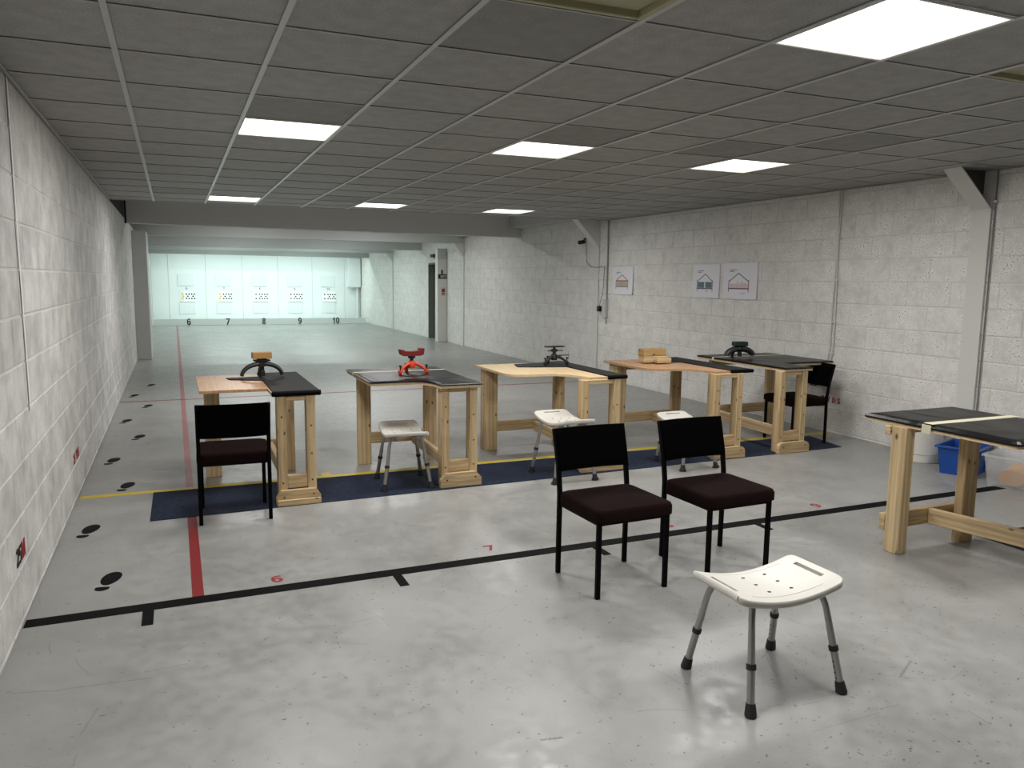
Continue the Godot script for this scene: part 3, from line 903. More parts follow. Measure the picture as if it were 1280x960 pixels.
func build_markings():
	# black line with its tabs
	var bl := thing("black_floor_line", "long black tape line across the grey floor with short tabs", "floor line")
	slab_poly("line", rect(XL + 0.004, -3.905, 6.05, -3.998), 0.0, 0.0008, M.tape_black, bl)
	for x in [-0.175, 1.035, 2.25, 3.47, 4.73, 5.99]:
		slab_poly("tab", rect(x - 0.025, -3.905, x + 0.025, -3.735 - 0.012 * x), 0.0, 0.0008, M.tape_black, bl)
	var rd := thing("red_floor_line", "red painted line running down the range on the left", "floor line")
	slab_poly("near_stretch", rect(0.02, -4.0, 0.075, -6.14), 0.0, 0.0007, M.paint_red, rd)
	slab_poly("sheen_stretch", rect(0.022, -6.14, 0.073, -27.6), 0.0, 0.0006, M.paint_red_sheen, rd)  # far stretch: its paleness is reflection painted into the line
	tag(slab_poly("red_cross_line", rect(XL + 0.01, -10.84, XR - 0.15, -10.79), 0.0, 0.0008, M.paint_red), "thin red line across the floor beyond the bench tables", "floor line")
	var yl := thing("yellow_floor_line", "yellow tape line along the back of the blue mat", "floor line")
	slab_poly("line", rect(XL + 0.01, -6.13, XR - 0.02, -6.20), 0.0, 0.0008, M.paint_yellow, yl)
	for x in [1.03, 2.27]:
		slab_poly("tab", rect(x, -6.20, x + 0.075, -6.30), 0.0, 0.0008, M.paint_yellow, yl)
	var cm := slab_poly("carpet_runner", PackedVector2Array([Vector2(-0.205, -5.395), Vector2(5.92, -5.545), Vector2(6.03, -6.085), Vector2(-0.2, -6.125)]), 0.0009, 0.004, M.carpet)
	tag(cm, "navy blue carpet runner under the row of bench tables", "mat")
	var fm := slab_poly("black_floor_mat", rect(4.62, -3.2, 5.3, -2.55), 0.0, 0.006, M.rubber_matt)
	tag(fm, "black rubber mat on the floor beneath the right padded table", "mat")
	# shoe prints walking down the range
	var spots := [[-0.377, -4.361], [-0.552, -5.304], [-0.396, -6.372], [-0.549, -7.32], [-0.383, -8.351], [-0.546, -9.34], [-0.36, -10.37], [-0.55, -11.35], [-0.37, -12.4]]
	var ord := ["first", "second", "third", "fourth", "fifth", "sixth", "seventh", "eighth", "ninth"]
	var sole := PackedVector2Array()
	var heel := PackedVector2Array()
	for i in 20:
		var a := TAU * i / 20
		sole.append(Vector2(0.047 * cos(a) * (1.0 - 0.12 * sin(a)), 0.095 * sin(a) - 0.055))
	for i in 16:
		var a := TAU * i / 16
		heel.append(Vector2(0.035 * cos(a) - 0.006, 0.080 + 0.036 * maxf(sin(a), -0.55)))
	for i in spots.size():
		var t := thing("shoe_print", "black painted shoe print by the left wall, %s beyond the black line" % ord[i], "floor marking", Vector3(spots[i][0], 0, spots[i][1]), -0.2, "shoe prints along the left wall")
		slab_poly("sole", sole, 0.0, 0.0008, M.tape_black, t)
		slab_poly("heel", heel, 0.0, 0.0008, M.tape_black, t)
	# red lane figures on the floor
	for q in [["6", 0.433, -4.085, "six"], ["7", 1.655, -4.122, "seven"], ["8", 2.90, -4.10, "eight"], ["9", 4.161, -4.093, "nine"]]:
		var o := part(self, numbered("floor_number"), text_mesh(q[0], 0.085, 0.001), M.ink_red, Vector3(q[1], 0.001, q[2]))
		o.rotation.x = -PI / 2
		tag(o, "small red figure %s painted on the floor by the black line" % q[3], "lane number", "red lane figures on the floor")
	# distances stencilled on the walls
	var t1 := thing("distance_mark", "stencilled 25M mark low on the left wall", "wall marking", Vector3(XL + 0.002, 0.33, -3.99), PI / 2)
	part(t1, "figures", text_mesh("25", 0.08, 0.002), M.ink, Vector3(-0.03, -0.01, 0), "black figures")
	part(t1, "letter", text_mesh("M", 0.08, 0.002), M.ink_red, Vector3(0.075, -0.01, 0), "red letter")
	var t2 := thing("distance_mark", "small red 25 YDS mark low on the left wall", "wall marking", Vector3(XL + 0.002, 0.30, -6.22), PI / 2)
	part(t2, "figures", text_mesh("25", 0.07, 0.002), M.ink_red, Vector3(-0.12, 0, 0))
	part(t2, "letters", text_mesh("YDS", 0.07, 0.002), M.ink_red, Vector3(0.07, 0, 0))
	var t3 := thing("distance_mark", "red 25 YDS mark on the right wall beside the chair", "wall marking", Vector3(XR - 0.002, 0.352, -6.19), -PI / 2)
	part(t3, "figures", text_mesh("25", 0.062, 0.002), M.ink, Vector3(-0.07, 0, 0), "dark figures")
	part(t3, "letters", text_mesh("Y D S", 0.058, 0.002), M.ink_red, Vector3(0.058, 0, 0), "red letters")

# ------------------------------------------------------------------ bench tables
func curve_pts(a: Vector2, b: Vector2, c: Vector2, d: Vector2, n := 10) -> Array:
	var out := []
	for i in n + 1:
		out.append(a.bezier_interpolate(b, c, d, float(i) / n))
	return out

func top_outline(w: float, wing0: float, zb: float, zf: float, zl: float, style: String) -> PackedVector2Array:
	# local x from 0 (left) to w, wing from wing0 to w; back edge at zb, wing front at zf, left part front at zl
	var o := PackedVector2Array()
	o.append(Vector2(0, zb)); o.append(Vector2(w, zb)); o.append(Vector2(w, zf)); o.append(Vector2(wing0, zf))
	if style == "square":
		o.append(Vector2(wing0, zl)); o.append(Vector2(0, zl))
	elif style == "wave":
		for p in curve_pts(Vector2(wing0, zf), Vector2(wing0, zf - 0.22), Vector2(wing0 - 0.06, zl), Vector2(wing0 - 0.2, zl)).slice(1): o.append(p)
		for p in curve_pts(Vector2(0.05, zl), Vector2(0.01, zl), Vector2(0, zl - 0.01), Vector2(0, zl - 0.06), 4): o.append(p)
	elif style == "round":
		for p in curve_pts(Vector2(wing0, zf), Vector2(wing0 - 0.05, zf - 0.25), Vector2(wing0 - 0.12, zl), Vector2(wing0 - 0.28, zl)).slice(1): o.append(p)
		for p in curve_pts(Vector2(0.2, zl), Vector2(0.08, zl), Vector2(0.0, zl - 0.05), Vector2(0, zl - 0.2), 8): o.append(p)
	return o

func table(label: String, x: float, w: float, wing: float, zb: float, zf: float, zl: float, style: String, mirror: bool, foot: String, cover: String, h := 0.80, foot0 := -1.0, foot1 := -1.0, zpost := -5.48) -> Node3D:
	var t := thing("bench_table", label, "table", Vector3(x, 0, 0), 0.0, "timber bench tables")
	var sx := func(v: float) -> float: return w - v if mirror else v
	var wing0 := w - wing
	var out := top_outline(w, wing0, zb, zf, zl, style)
	var pts := PackedVector2Array()
	for p in out: pts.append(Vector2(sx.call(p.x), p.y))
	var ymat := 0.012
	var yt := h - ymat
	slab_poly("tabletop", pts, yt - 0.02, yt, M.laminate if cover == "board" else M.ply, t)
	var pm := func(k: int) -> Material: return M["pine%d" % (k % 4)]
	# covers
	if cover == "full":
		var st := ST()
		# padded mat: rounded rim, gently swollen top
		var insets := [[0.0, 0.0], [0.0, 0.008], [0.008, 0.014], [0.022, 0.017]]
		var rings := []
		for q in insets:
			rings.append(inset_ring(pts, q[0] - 0.006))
		slab_layers(st, rings, insets, yt)
		part(t, "padded_mat", st.commit(), M.rubber, Vector3.ZERO, "black padded mat")
		var zt := zb + 0.27
		var tp := ST()
		box(tp, Vector3(w / 2, yt + 0.0175, zt), Vector3(w + 0.004, 0.003, 0.03), 0.001)
		box(tp, Vector3(-0.007 if not mirror else w + 0.007, yt, zt), Vector3(0.003, 0.032, 0.03), 0.001)
		if mirror: box(tp, Vector3(-0.007, yt, zt), Vector3(0.003, 0.032, 0.03), 0.001)
		part(t, "seam_tape", tp.commit(), M.tape_white, Vector3.ZERO, "white tape over the mat's seam")
	else:
		var wx0: float = wing0 + 0.01
		var strip := PackedVector2Array()
		for p in rect(wx0 + (0.16 if style == "round" else 0.0), zb, w + 0.004, zf + 0.012): strip.append(Vector2(sx.call(p.x), p.y))
		slab_poly("wing_mat", strip, yt, yt + 0.011, M.rubber_matt, t)
		var patch := PackedVector2Array()
		var pz := zb + 0.23
		for p in ([Vector2(wing0 - 0.24, pz), Vector2(wing0 + 0.02, pz - 0.01), Vector2(wing0 + 0.02, pz + 0.22), Vector2(wing0 - 0.22, pz + 0.1)] if style == "square" else [Vector2(0.36, pz - 0.12), Vector2(w - 0.1, pz - 0.2), Vector2(w - 0.1, pz + 0.22), Vector2(0.44, pz + 0.14), Vector2(0.30, pz + 0.08)]):
			patch.append(Vector2(sx.call(p.x), p.y))
		slab_poly("patch_mat", patch, yt, yt + 0.008, M.rubber_matt, t)
		var roll := ST()
		sweep(roll, [Vector3(sx.call(wx0 + (0.16 if style == "round" else 0.0)), yt - 0.004, zf + 0.012), Vector3(sx.call(w + 0.012), yt - 0.004, zf + 0.012)], [0.017, 0.017], 10)
		if style == "square": box(roll, Vector3(sx.call(w - wing / 2 + 0.005), yt - 0.008, zf + 0.008), Vector3(wing + 0.012, 0.034, 0.022), 0.004)
		part(t, "rolled_edge", roll.commit(), M.tape_black)
		if style == "square": boxp(t, "joint_strip", Vector3(sx.call((wing0 - 0.24) / 2), yt + 0.0006, pz + 0.05), Vector3(wing0 - 0.24, 0.0012, 0.03), M.ply, 0.0, "pale joint line")
	# rear legs and their stretcher
	var yl := yt - 0.02
	var zleg := zb + 0.16
	lumber(t, "leg", Vector3(sx.call(0.105), 0, zleg), Vector3(sx.call(0.105), yl, zleg), 0.115, 0.045, pm.call(0))
	lumber(t, "leg", Vector3(sx.call(w - 0.10), 0, zleg), Vector3(sx.call(w - 0.10), yl, zleg), 0.115, 0.045, pm.call(1))
	if style == "round":
		lumber(t, "leg_stiffener", Vector3(sx.call(0.07), 0, zleg - 0.075), Vector3(sx.call(0.07), yl, zleg - 0.075), 0.045, 0.10, pm.call(2))
		lumber(t, "leg_stiffener", Vector3(sx.call(w - 0.06), 0, zleg - 0.075), Vector3(sx.call(w - 0.06), yl, zleg - 0.075), 0.045, 0.10, pm.call(3))
	lumber(t, "top_rail", Vector3(sx.call(0.16), yl - 0.03, zleg + 0.005), Vector3(sx.call(w - 0.16), yl - 0.03, zleg + 0.005), 0.06, 0.03, pm.call(2), Vector3.UP)
	lumber(t, "cross_stretcher", Vector3(sx.call(0.163), 0.225, zleg), Vector3(sx.call(w - 0.158), 0.225, zleg), 0.095, 0.04, pm.call(3), Vector3.UP)
	# pedestal under the wing
	var f0: float = wing0 + 0.005 if foot0 < 0 else foot0 - x
	var f1: float = w - 0.01 if foot1 < 0 else foot1 - x
	var pw := 0.062
	var zc := zpost - 0.045
	var inset := 0.02
	lumber(t, "post", Vector3(f0 + inset + pw / 2, 0.004, zc), Vector3(f0 + inset + pw / 2, yl, zc), pw, 0.09, pm.call(1))
	lumber(t, "post", Vector3(f1 - inset - pw / 2, 0.004, zc), Vector3(f1 - inset - pw / 2, yl, zc), pw, 0.09, pm.call(2))
	lumber(t, "post_rail", Vector3(f0 + inset + pw, yl - 0.02, zc + 0.01), Vector3(f1 - inset - pw, yl - 0.02, zc + 0.01), 0.04, 0.05, pm.call(0), Vector3.UP)
	lumber(t, "kick_panel", Vector3(f0 + inset + pw, 0.155, zc + 0.015), Vector3(f1 - inset - pw, 0.155, zc + 0.015), 0.095, 0.045, pm.call(1), Vector3.UP)
	var fo := PackedVector2Array()
	if foot == "step":
		fo = PackedVector2Array([Vector2(f0, 0.0), Vector2(f1, 0.0), Vector2(f1, 0.055), Vector2(f1 - 0.03, 0.10), Vector2(f0 + 0.03, 0.10), Vector2(f0, 0.055)])
	elif foot == "chamfer":
		fo = PackedVector2Array([Vector2(f0, 0.0), Vector2(f1, 0.0), Vector2(f1, 0.06), Vector2(f1 - 0.045, 0.105), Vector2(f0 + 0.045, 0.105), Vector2(f0, 0.06)])
	else:
		fo.append(Vector2(f0, 0.0)); fo.append(Vector2(f1, 0.0))
		for i in 6:
			var a := PI / 2 * i / 5
			fo.append(Vector2(f1 - 0.05 + 0.05 * cos(a), 0.05 + 0.05 * sin(a)))
		for i in 6:
			var a := PI / 2 + PI / 2 * i / 5
			fo.append(Vector2(f0 + 0.05 + 0.05 * cos(a), 0.05 + 0.05 * sin(a)))
	var fs := ST()
	# grain along the foot: built upright in its own axes, then laid down
	extrude(fs, fo, 0.022, -0.022, func(u, v, d): return Vector3(-v, u - (f0 + f1) / 2, d), 0.8)
	var fn := part(t, "foot_board", fs.commit(), pm.call(3))
	fn.transform = Transform3D(Basis(Vector3(0, -1, 0), Vector3(1, 0, 0), Vector3(0, 0, 1)), Vector3((f0 + f1) / 2, 0.004, zpost + 0.023))
	if foot == "step":
		lumber(t, "foot_strip", Vector3(f0 + 0.002, 0.022, zpost + 0.057), Vector3(f1 - 0.002, 0.022, zpost + 0.057), 0.044, 0.022, pm.call(1), Vector3.UP)
	var xs: float = (f0 + inset + pw / 2 + 0.02) if not mirror else (f0 + inset + pw / 2 + 0.03)
	lumber(t, "long_stretcher", Vector3(xs, 0.21, zleg + 0.022), Vector3(xs, 0.19, zc - 0.046), 0.095, 0.04, pm.call(0), Vector3.UP)
	# dark screw heads
	var scr := CylinderMesh.new(); scr.top_radius = 0.006; scr.bottom_radius = 0.006; scr.height = 0.003; scr.radial_segments = 10
	for q in [[f0 + inset + pw / 2, 0.15], [f0 + inset + pw / 2, 0.62], [f1 - inset - pw / 2, 0.16], [f1 - inset - pw / 2, 0.55], [f1 - inset - pw / 2, 0.35]]:
		var s := part(t, "screw_head", scr, M.ink, Vector3(q[0], q[1], zc + 0.0455)); s.rotation.x = PI / 2
	for q in [[f0 + 0.05, 0.06], [f1 - 0.05, 0.07]]:
		var s := part(t, "screw_head", scr, M.ink, Vector3(q[0], q[1], zpost + 0.0455)); s.rotation.x = PI / 2
	return t

func inset_ring(pts: PackedVector2Array, d: float) -> PackedVector2Array:
	var out := PackedVector2Array()
	var sg := -1.0 if Geometry2D.is_polygon_clockwise(pts) else 1.0
	var n := pts.size()
	for i in n:
		var a := (pts[i] - pts[(i - 1 + n) % n]).normalized()
		var b := (pts[(i + 1) % n] - pts[i]).normalized()
		var na := Vector2(-a.y, a.x) * sg
		var nb := Vector2(-b.y, b.x) * sg
		var m := (na + nb).normalized()
		out.append(pts[i] + m * d / maxf(0.5, m.dot(na)))
	return out

func slab_layers(st: SurfaceTool, rings: Array, insets: Array, y: float):
	var c := rings[0].size() as int
	for k in rings.size() - 1:
		if rings[k].size() != c or rings[k + 1].size() != c: continue
		for i in c:
			var j := (i + 1) % c
			var a := Vector3(rings[k][i].x, y + insets[k][1], rings[k][i].y)
			var b := Vector3(rings[k][j].x, y + insets[k][1], rings[k][j].y)
			var d := Vector3(rings[k + 1][i].x, y + insets[k + 1][1], rings[k + 1][i].y)
			var e := Vector3(rings[k + 1][j].x, y + insets[k + 1][1], rings[k + 1][j].y)
			var n := (b - a).cross(d - a).normalized()
			var out := Vector3((b - a).z, 0, -(b - a).x)
			if Geometry2D.is_polygon_clockwise(rings[0]): out = -out
			if n.y < -0.01 or (absf(n.y) <= 0.01 and n.dot(out) < 0): n = -n
			if (b - a).cross(e - a).dot(n) > 0:
				tri(st, a, b, e, n, n, n); tri(st, a, e, d, n, n, n)
			else:
				tri(st, a, e, b, n, n, n); tri(st, a, d, e, n, n, n)
	for top in [[rings.size() - 1, 1.0], [0, -1.0]]:
		var r: PackedVector2Array = rings[top[0]]
		var yy: float = y + insets[top[0]][1]
		var idx := Geometry2D.triangulate_polygon(rings[0])
		var n := Vector3(0, top[1], 0)
		for k in range(0, idx.size(), 3):
			var q := [Vector3(r[idx[k]].x, yy, r[idx[k]].y), Vector3(r[idx[k + 1]].x, yy, r[idx[k + 1]].y), Vector3(r[idx[k + 2]].x, yy, r[idx[k + 2]].y)]
			if (q[1] - q[0]).cross(q[2] - q[0]).dot(n) < 0: q = [q[0], q[2], q[1]]
			tri(st, q[0], q[1], q[2], n, n, n)

func build_tables():
	table("bench table with brown board and black wing mat behind the leftmost chair", 0.13, 0.775, 0.32, -6.64, -5.50, -5.75, "square", false, "step", "board", 0.80, 0.595, 0.897, -5.49)
	table("bench table fully covered in glossy black padding carrying the orange rest", 1.335, 0.79, 0.33, -6.645, -5.47, -5.76, "wave", false, "chamfer", "full", 0.80, 1.80, 2.13, -5.53)
	table("bench table with pale plywood top and black strip carrying the black tripod rest", 2.555, 0.905, 0.335, -6.78, -5.59, -5.93, "round", false, "round", "ply", 0.80, 3.03, 3.43, -5.57)
	table("bench table with brown rounded board carrying the timber blocks", 3.94, 0.87, 0.40, -6.78, -5.61, -5.92, "round", false, "round", "board", 0.80, 4.37, 4.72, -5.57)
	table("black topped bench table nearest the right wall carrying the green bag", 5.15, 0.97, 0.33, -6.86, -5.54, -5.92, "square", true, "round", "full", 0.80, 5.10, 5.46, -5.55)
	near_table()

func near_table():
	# the padded table at the right edge of the picture
	var x0 := 3.85
	var w := 0.74
	var zb := -3.43
	var t := thing("padded_table", "large black padded timber table at the photo's right edge", "table", Vector3(x0, 0, 0))
	var out := top_outline(w, w - 0.35, zb, zb + 1.2, zb + 0.93, "wave")
	var h := 0.80
	var yt := h - 0.022
	slab_poly("tabletop", out, yt - 0.02, yt, M.ply, t)
	var insets := [[0.0, -0.004], [-0.004, 0.008], [0.012, 0.02], [0.04, 0.026]]
	var rings := []
	for q in insets: rings.append(inset_ring(out, q[0] - 0.006))
	var st := ST(); slab_layers(st, rings, insets, yt)
	part(t, "padded_mat", st.commit(), M.rubber, Vector3.ZERO, "black padded mat")
	var tp := ST()
	box(tp, Vector3(w / 2, yt + 0.0268, zb + 0.42), Vector3(w + 0.0, 0.003, 0.058), 0.001)
	box(tp, Vector3(-0.011, yt - 0.004, zb + 0.42), Vector3(0.004, 0.05, 0.058), 0.001)
	part(t, "seam_tape", tp.commit(), M.tape_white, Vector3.ZERO, "cream tape over the mat's seam")
	var zl := zb + 0.25
	var yl := yt - 0.02
	lumber(t, "leg", Vector3(0.02, 0, zl), Vector3(0.02, yl, zl), 0.075, 0.1, M.pine0)
	lumber(t, "leg", Vector3(0.60, 0, zl), Vector3(0.60, yl, zl), 0.115, 0.06, M.pine1)
	lumber(t, "top_rail", Vector3(-0.03, yl - 0.03, zl - 0.07), Vector3(0.66, yl - 0.03, zl - 0.07), 0.055, 0.04, M.pine2, Vector3.UP)
	lumber(t, "cross_stretcher", Vector3(-0.02, 0.17, zl - 0.072), Vector3(0.70, 0.17, zl - 0.072), 0.1, 0.042, M.pine3, Vector3.UP)
	lumber(t, "long_stretcher", Vector3(0.36, 0.17, zl - 0.05), Vector3(0.58, 0.17, zl + 0.95), 0.095, 0.042, M.pine0, Vector3.UP)
	for q in [0.49, 0.73]:
		lumber(t, "post", Vector3(q, 0, zl + 0.97), Vector3(q, yl, zl + 0.97), 0.062, 0.09, M.pine2)
	lumber(t, "foot_board", Vector3(0.43, 0.05, zl + 1.04), Vector3(0.79, 0.05, zl + 1.04), 0.1, 0.044, M.pine3, Vector3.UP)

# ------------------------------------------------------------------ chairs
func rounded_slab(st: SurfaceTool, w: float, d: float, y0: float, y1: float, r: float, crown: float):
	# an upholstered cushion: rounded plan, domed top
	var prof := [[0.0, y0], [r * 0.0, y0 + 0.008], [0.0, y1 - r], [r * 0.3, y1 - r * 0.3], [r, y1], [w * 0.25, y1 + crown * 0.75], [w * 0.49, y1 + crown]]
	var rings := []
	for q in prof:
		var ring := []
		var hw: float = w / 2 - q[0]
		var hd: float = d / 2 - q[0] * d / w
		var rr: float = minf(0.045, minf(hw, hd) * 0.95)
		for c in [[1, 1, 0], [-1, 1, 1], [-1, -1, 2], [1, -1, 3]]:
			for i in 5:
				var a: float = PI / 2 * (c[2] + i / 4.0)
				ring.append(Vector3(c[0] * (hw - rr) + rr * cos(a), q[1], c[1] * (hd - rr) + rr * sin(a)))
		rings.append(ring)
	var cnt: int = rings[0].size()
	var N := []
	for k in rings.size():
		var nn := []
		for i in cnt:
			var du: Vector3 = rings[k][(i + 1) % cnt] - rings[k][(i - 1 + cnt) % cnt]
			var dv: Vector3 = rings[mini(k + 1, rings.size() - 1)][i] - rings[maxi(k - 1, 0)][i]
			var n := dv.cross(du).normalized()
			if n.dot(Vector3(rings[k][i].x, 0.4 if k > 3 else 0.0, rings[k][i].z)) < 0: n = -n
			nn.append(n)
		N.append(nn)
	for k in rings.size() - 1:
		for i in cnt:
			var j := (i + 1) % cnt
			var q := [rings[k][i], rings[k][j], rings[k + 1][j], rings[k + 1][i]]
			var n := [N[k][i], N[k][j], N[k + 1][j], N[k + 1][i]]
			if (q[1] - q[0]).cross(q[2] - q[0]).dot(n[0] + n[2]) < 0:
				q = [q[0], q[3], q[2], q[1]]; n = [n[0], n[3], n[2], n[1]]
			tri(st, q[0], q[1], q[2], n[0], n[1], n[2]); tri(st, q[0], q[2], q[3], n[0], n[2], n[3])
	for e in [[rings.size() - 1, Vector3.UP], [0, Vector3.DOWN]]:
		var ctr := Vector3(0, rings[e[0]][0].y, 0)
		for i in cnt:
			var a: Vector3 = rings[e[0]][i]
			var b: Vector3 = rings[e[0]][(i + 1) % cnt]
			if (a - ctr).cross(b - ctr).dot(e[1]) > 0: tri(st, ctr, a, b, e[1], e[1], e[1])
			else: tri(st, ctr, b, a, e[1], e[1], e[1])

func bar(st: SurfaceTool, a: Vector3, b: Vector3, w: float, d := -1.0):
	# a square tube from a to b
	var y := (b - a).normalized()
	var s := Vector3.RIGHT if absf(y.x) < 0.9 else Vector3.BACK
	var x := (s - y * s.dot(y)).normalized()
	box(st, (a + b) / 2, Vector3(w, (b - a).length() + 0.001, w if d < 0 else d), 0.003, Basis(x, y, x.cross(y)))

func make_chair() -> Node3D:
	var t := Node3D.new()
	for s in [-1.0, 1.0]:
		var st := ST()
		bar(st, Vector3(s * 0.203, 0, 0.19), Vector3(s * 0.203, 0.40, 0.19), 0.024)
		part(t, "leg", st.commit(), M.black_metal)
		st = ST()
		bar(st, Vector3(s * 0.213, 0, -0.205), Vector3(s * 0.213, 0.45, -0.20), 0.024)
		bar(st, Vector3(s * 0.213, 0.445, -0.20), Vector3(s * 0.213, 0.60, -0.222), 0.024)
		bar(st, Vector3(s * 0.213, 0.597, -0.222), Vector3(s * 0.213, 0.785, -0.272), 0.024)
		part(t, "leg", st.commit(), M.black_metal)
	var fr := ST()
	for s in [-1.0, 1.0]: bar(fr, Vector3(s * 0.206, 0.388, -0.19), Vector3(s * 0.203, 0.388, 0.19), 0.022)
	bar(fr, Vector3(-0.2, 0.388, 0.19), Vector3(0.2, 0.388, 0.19), 0.022)
	bar(fr, Vector3(-0.2, 0.388, -0.19), Vector3(0.2, 0.388, -0.19), 0.022)
	part(t, "seat_frame", fr.commit(), M.black_metal)
	var se := ST()
	rounded_slab(se, 0.455, 0.43, 0.40, 0.462, 0.02, 0.012)
	part(t, "seat", se.commit(), M.seat_fabric, Vector3(0, 0, 0.015))
	# curved padded backrest between the uprights
	var b := ST()
	var nx := 12
	var F := func(u: float, v: float, side: float) -> Vector3:
		var x := (u - 0.5) * 0.425
		var bow := 0.022 * (1.0 - pow(2 * u - 1, 2))
		var y := 0.563 + 0.222 * v
		var edge := sqrt(maxf(0.0, 1.0 - pow(absf(2 * v - 1), 6)))
		return Vector3(x, y, -0.212 - 0.0525 * v - bow * 0.9 + side * (0.010 + 0.010 * edge))
	for i in nx:
		for j in 8:
			for side in [-1.0, 1.0]:
				var q := [F.call(float(i) / nx, j / 8.0, side), F.call(float(i + 1) / nx, j / 8.0, side), F.call(float(i + 1) / nx, (j + 1) / 8.0, side), F.call(float(i) / nx, (j + 1) / 8.0, side)]
				poly(b, q, q[0] - Vector3(0, 0, side))
	for i in nx:
		for v in [0.0, 1.0]:
			poly(b, [F.call(float(i) / nx, v, -1.0), F.call(float(i + 1) / nx, v, -1.0), F.call(float(i + 1) / nx, v, 1.0), F.call(float(i) / nx, v, 1.0)], F.call(0.5, 0.5, 0.0))
	for j in 8:
		for u in [0.0, 1.0]:
			poly(b, [F.call(u, j / 8.0, -1.0), F.call(u, (j + 1) / 8.0, -1.0), F.call(u, (j + 1) / 8.0, 1.0), F.call(u, j / 8.0, 1.0)], F.call(0.5, 0.5, 0.0))
	part(t, "backrest", b.commit(), M.back_fabric)
	return t

func build_chairs():
	var proto := make_chair()
	var list := [
		[Vector3(2.075, 0, -3.425), 0.03, "black chair with dark maroon seat, left of the front pair"],
		[Vector3(2.752, 0, -3.435), 0.03, "black chair with dark maroon seat, right of the front pair"],
		[Vector3(0.318, 0, -5.39), PI - 0.03, "black chair at the leftmost bench table with its back turned"],
		[Vector3(5.70, 0, -5.97), -PI / 2 - 0.05, "black chair seen from the side against the right wall"]]
	for i in list.size():
		var o: Node3D = proto if i == list.size() - 1 else proto.duplicate()
		o.name = numbered("side_chair"); add_child(o)
		o.position = list[i][0]; o.rotation.y = list[i][1]
		if i == 3: o.position.y = 0.004
		tag(o, list[i][2], "chair", "black steel side chairs")

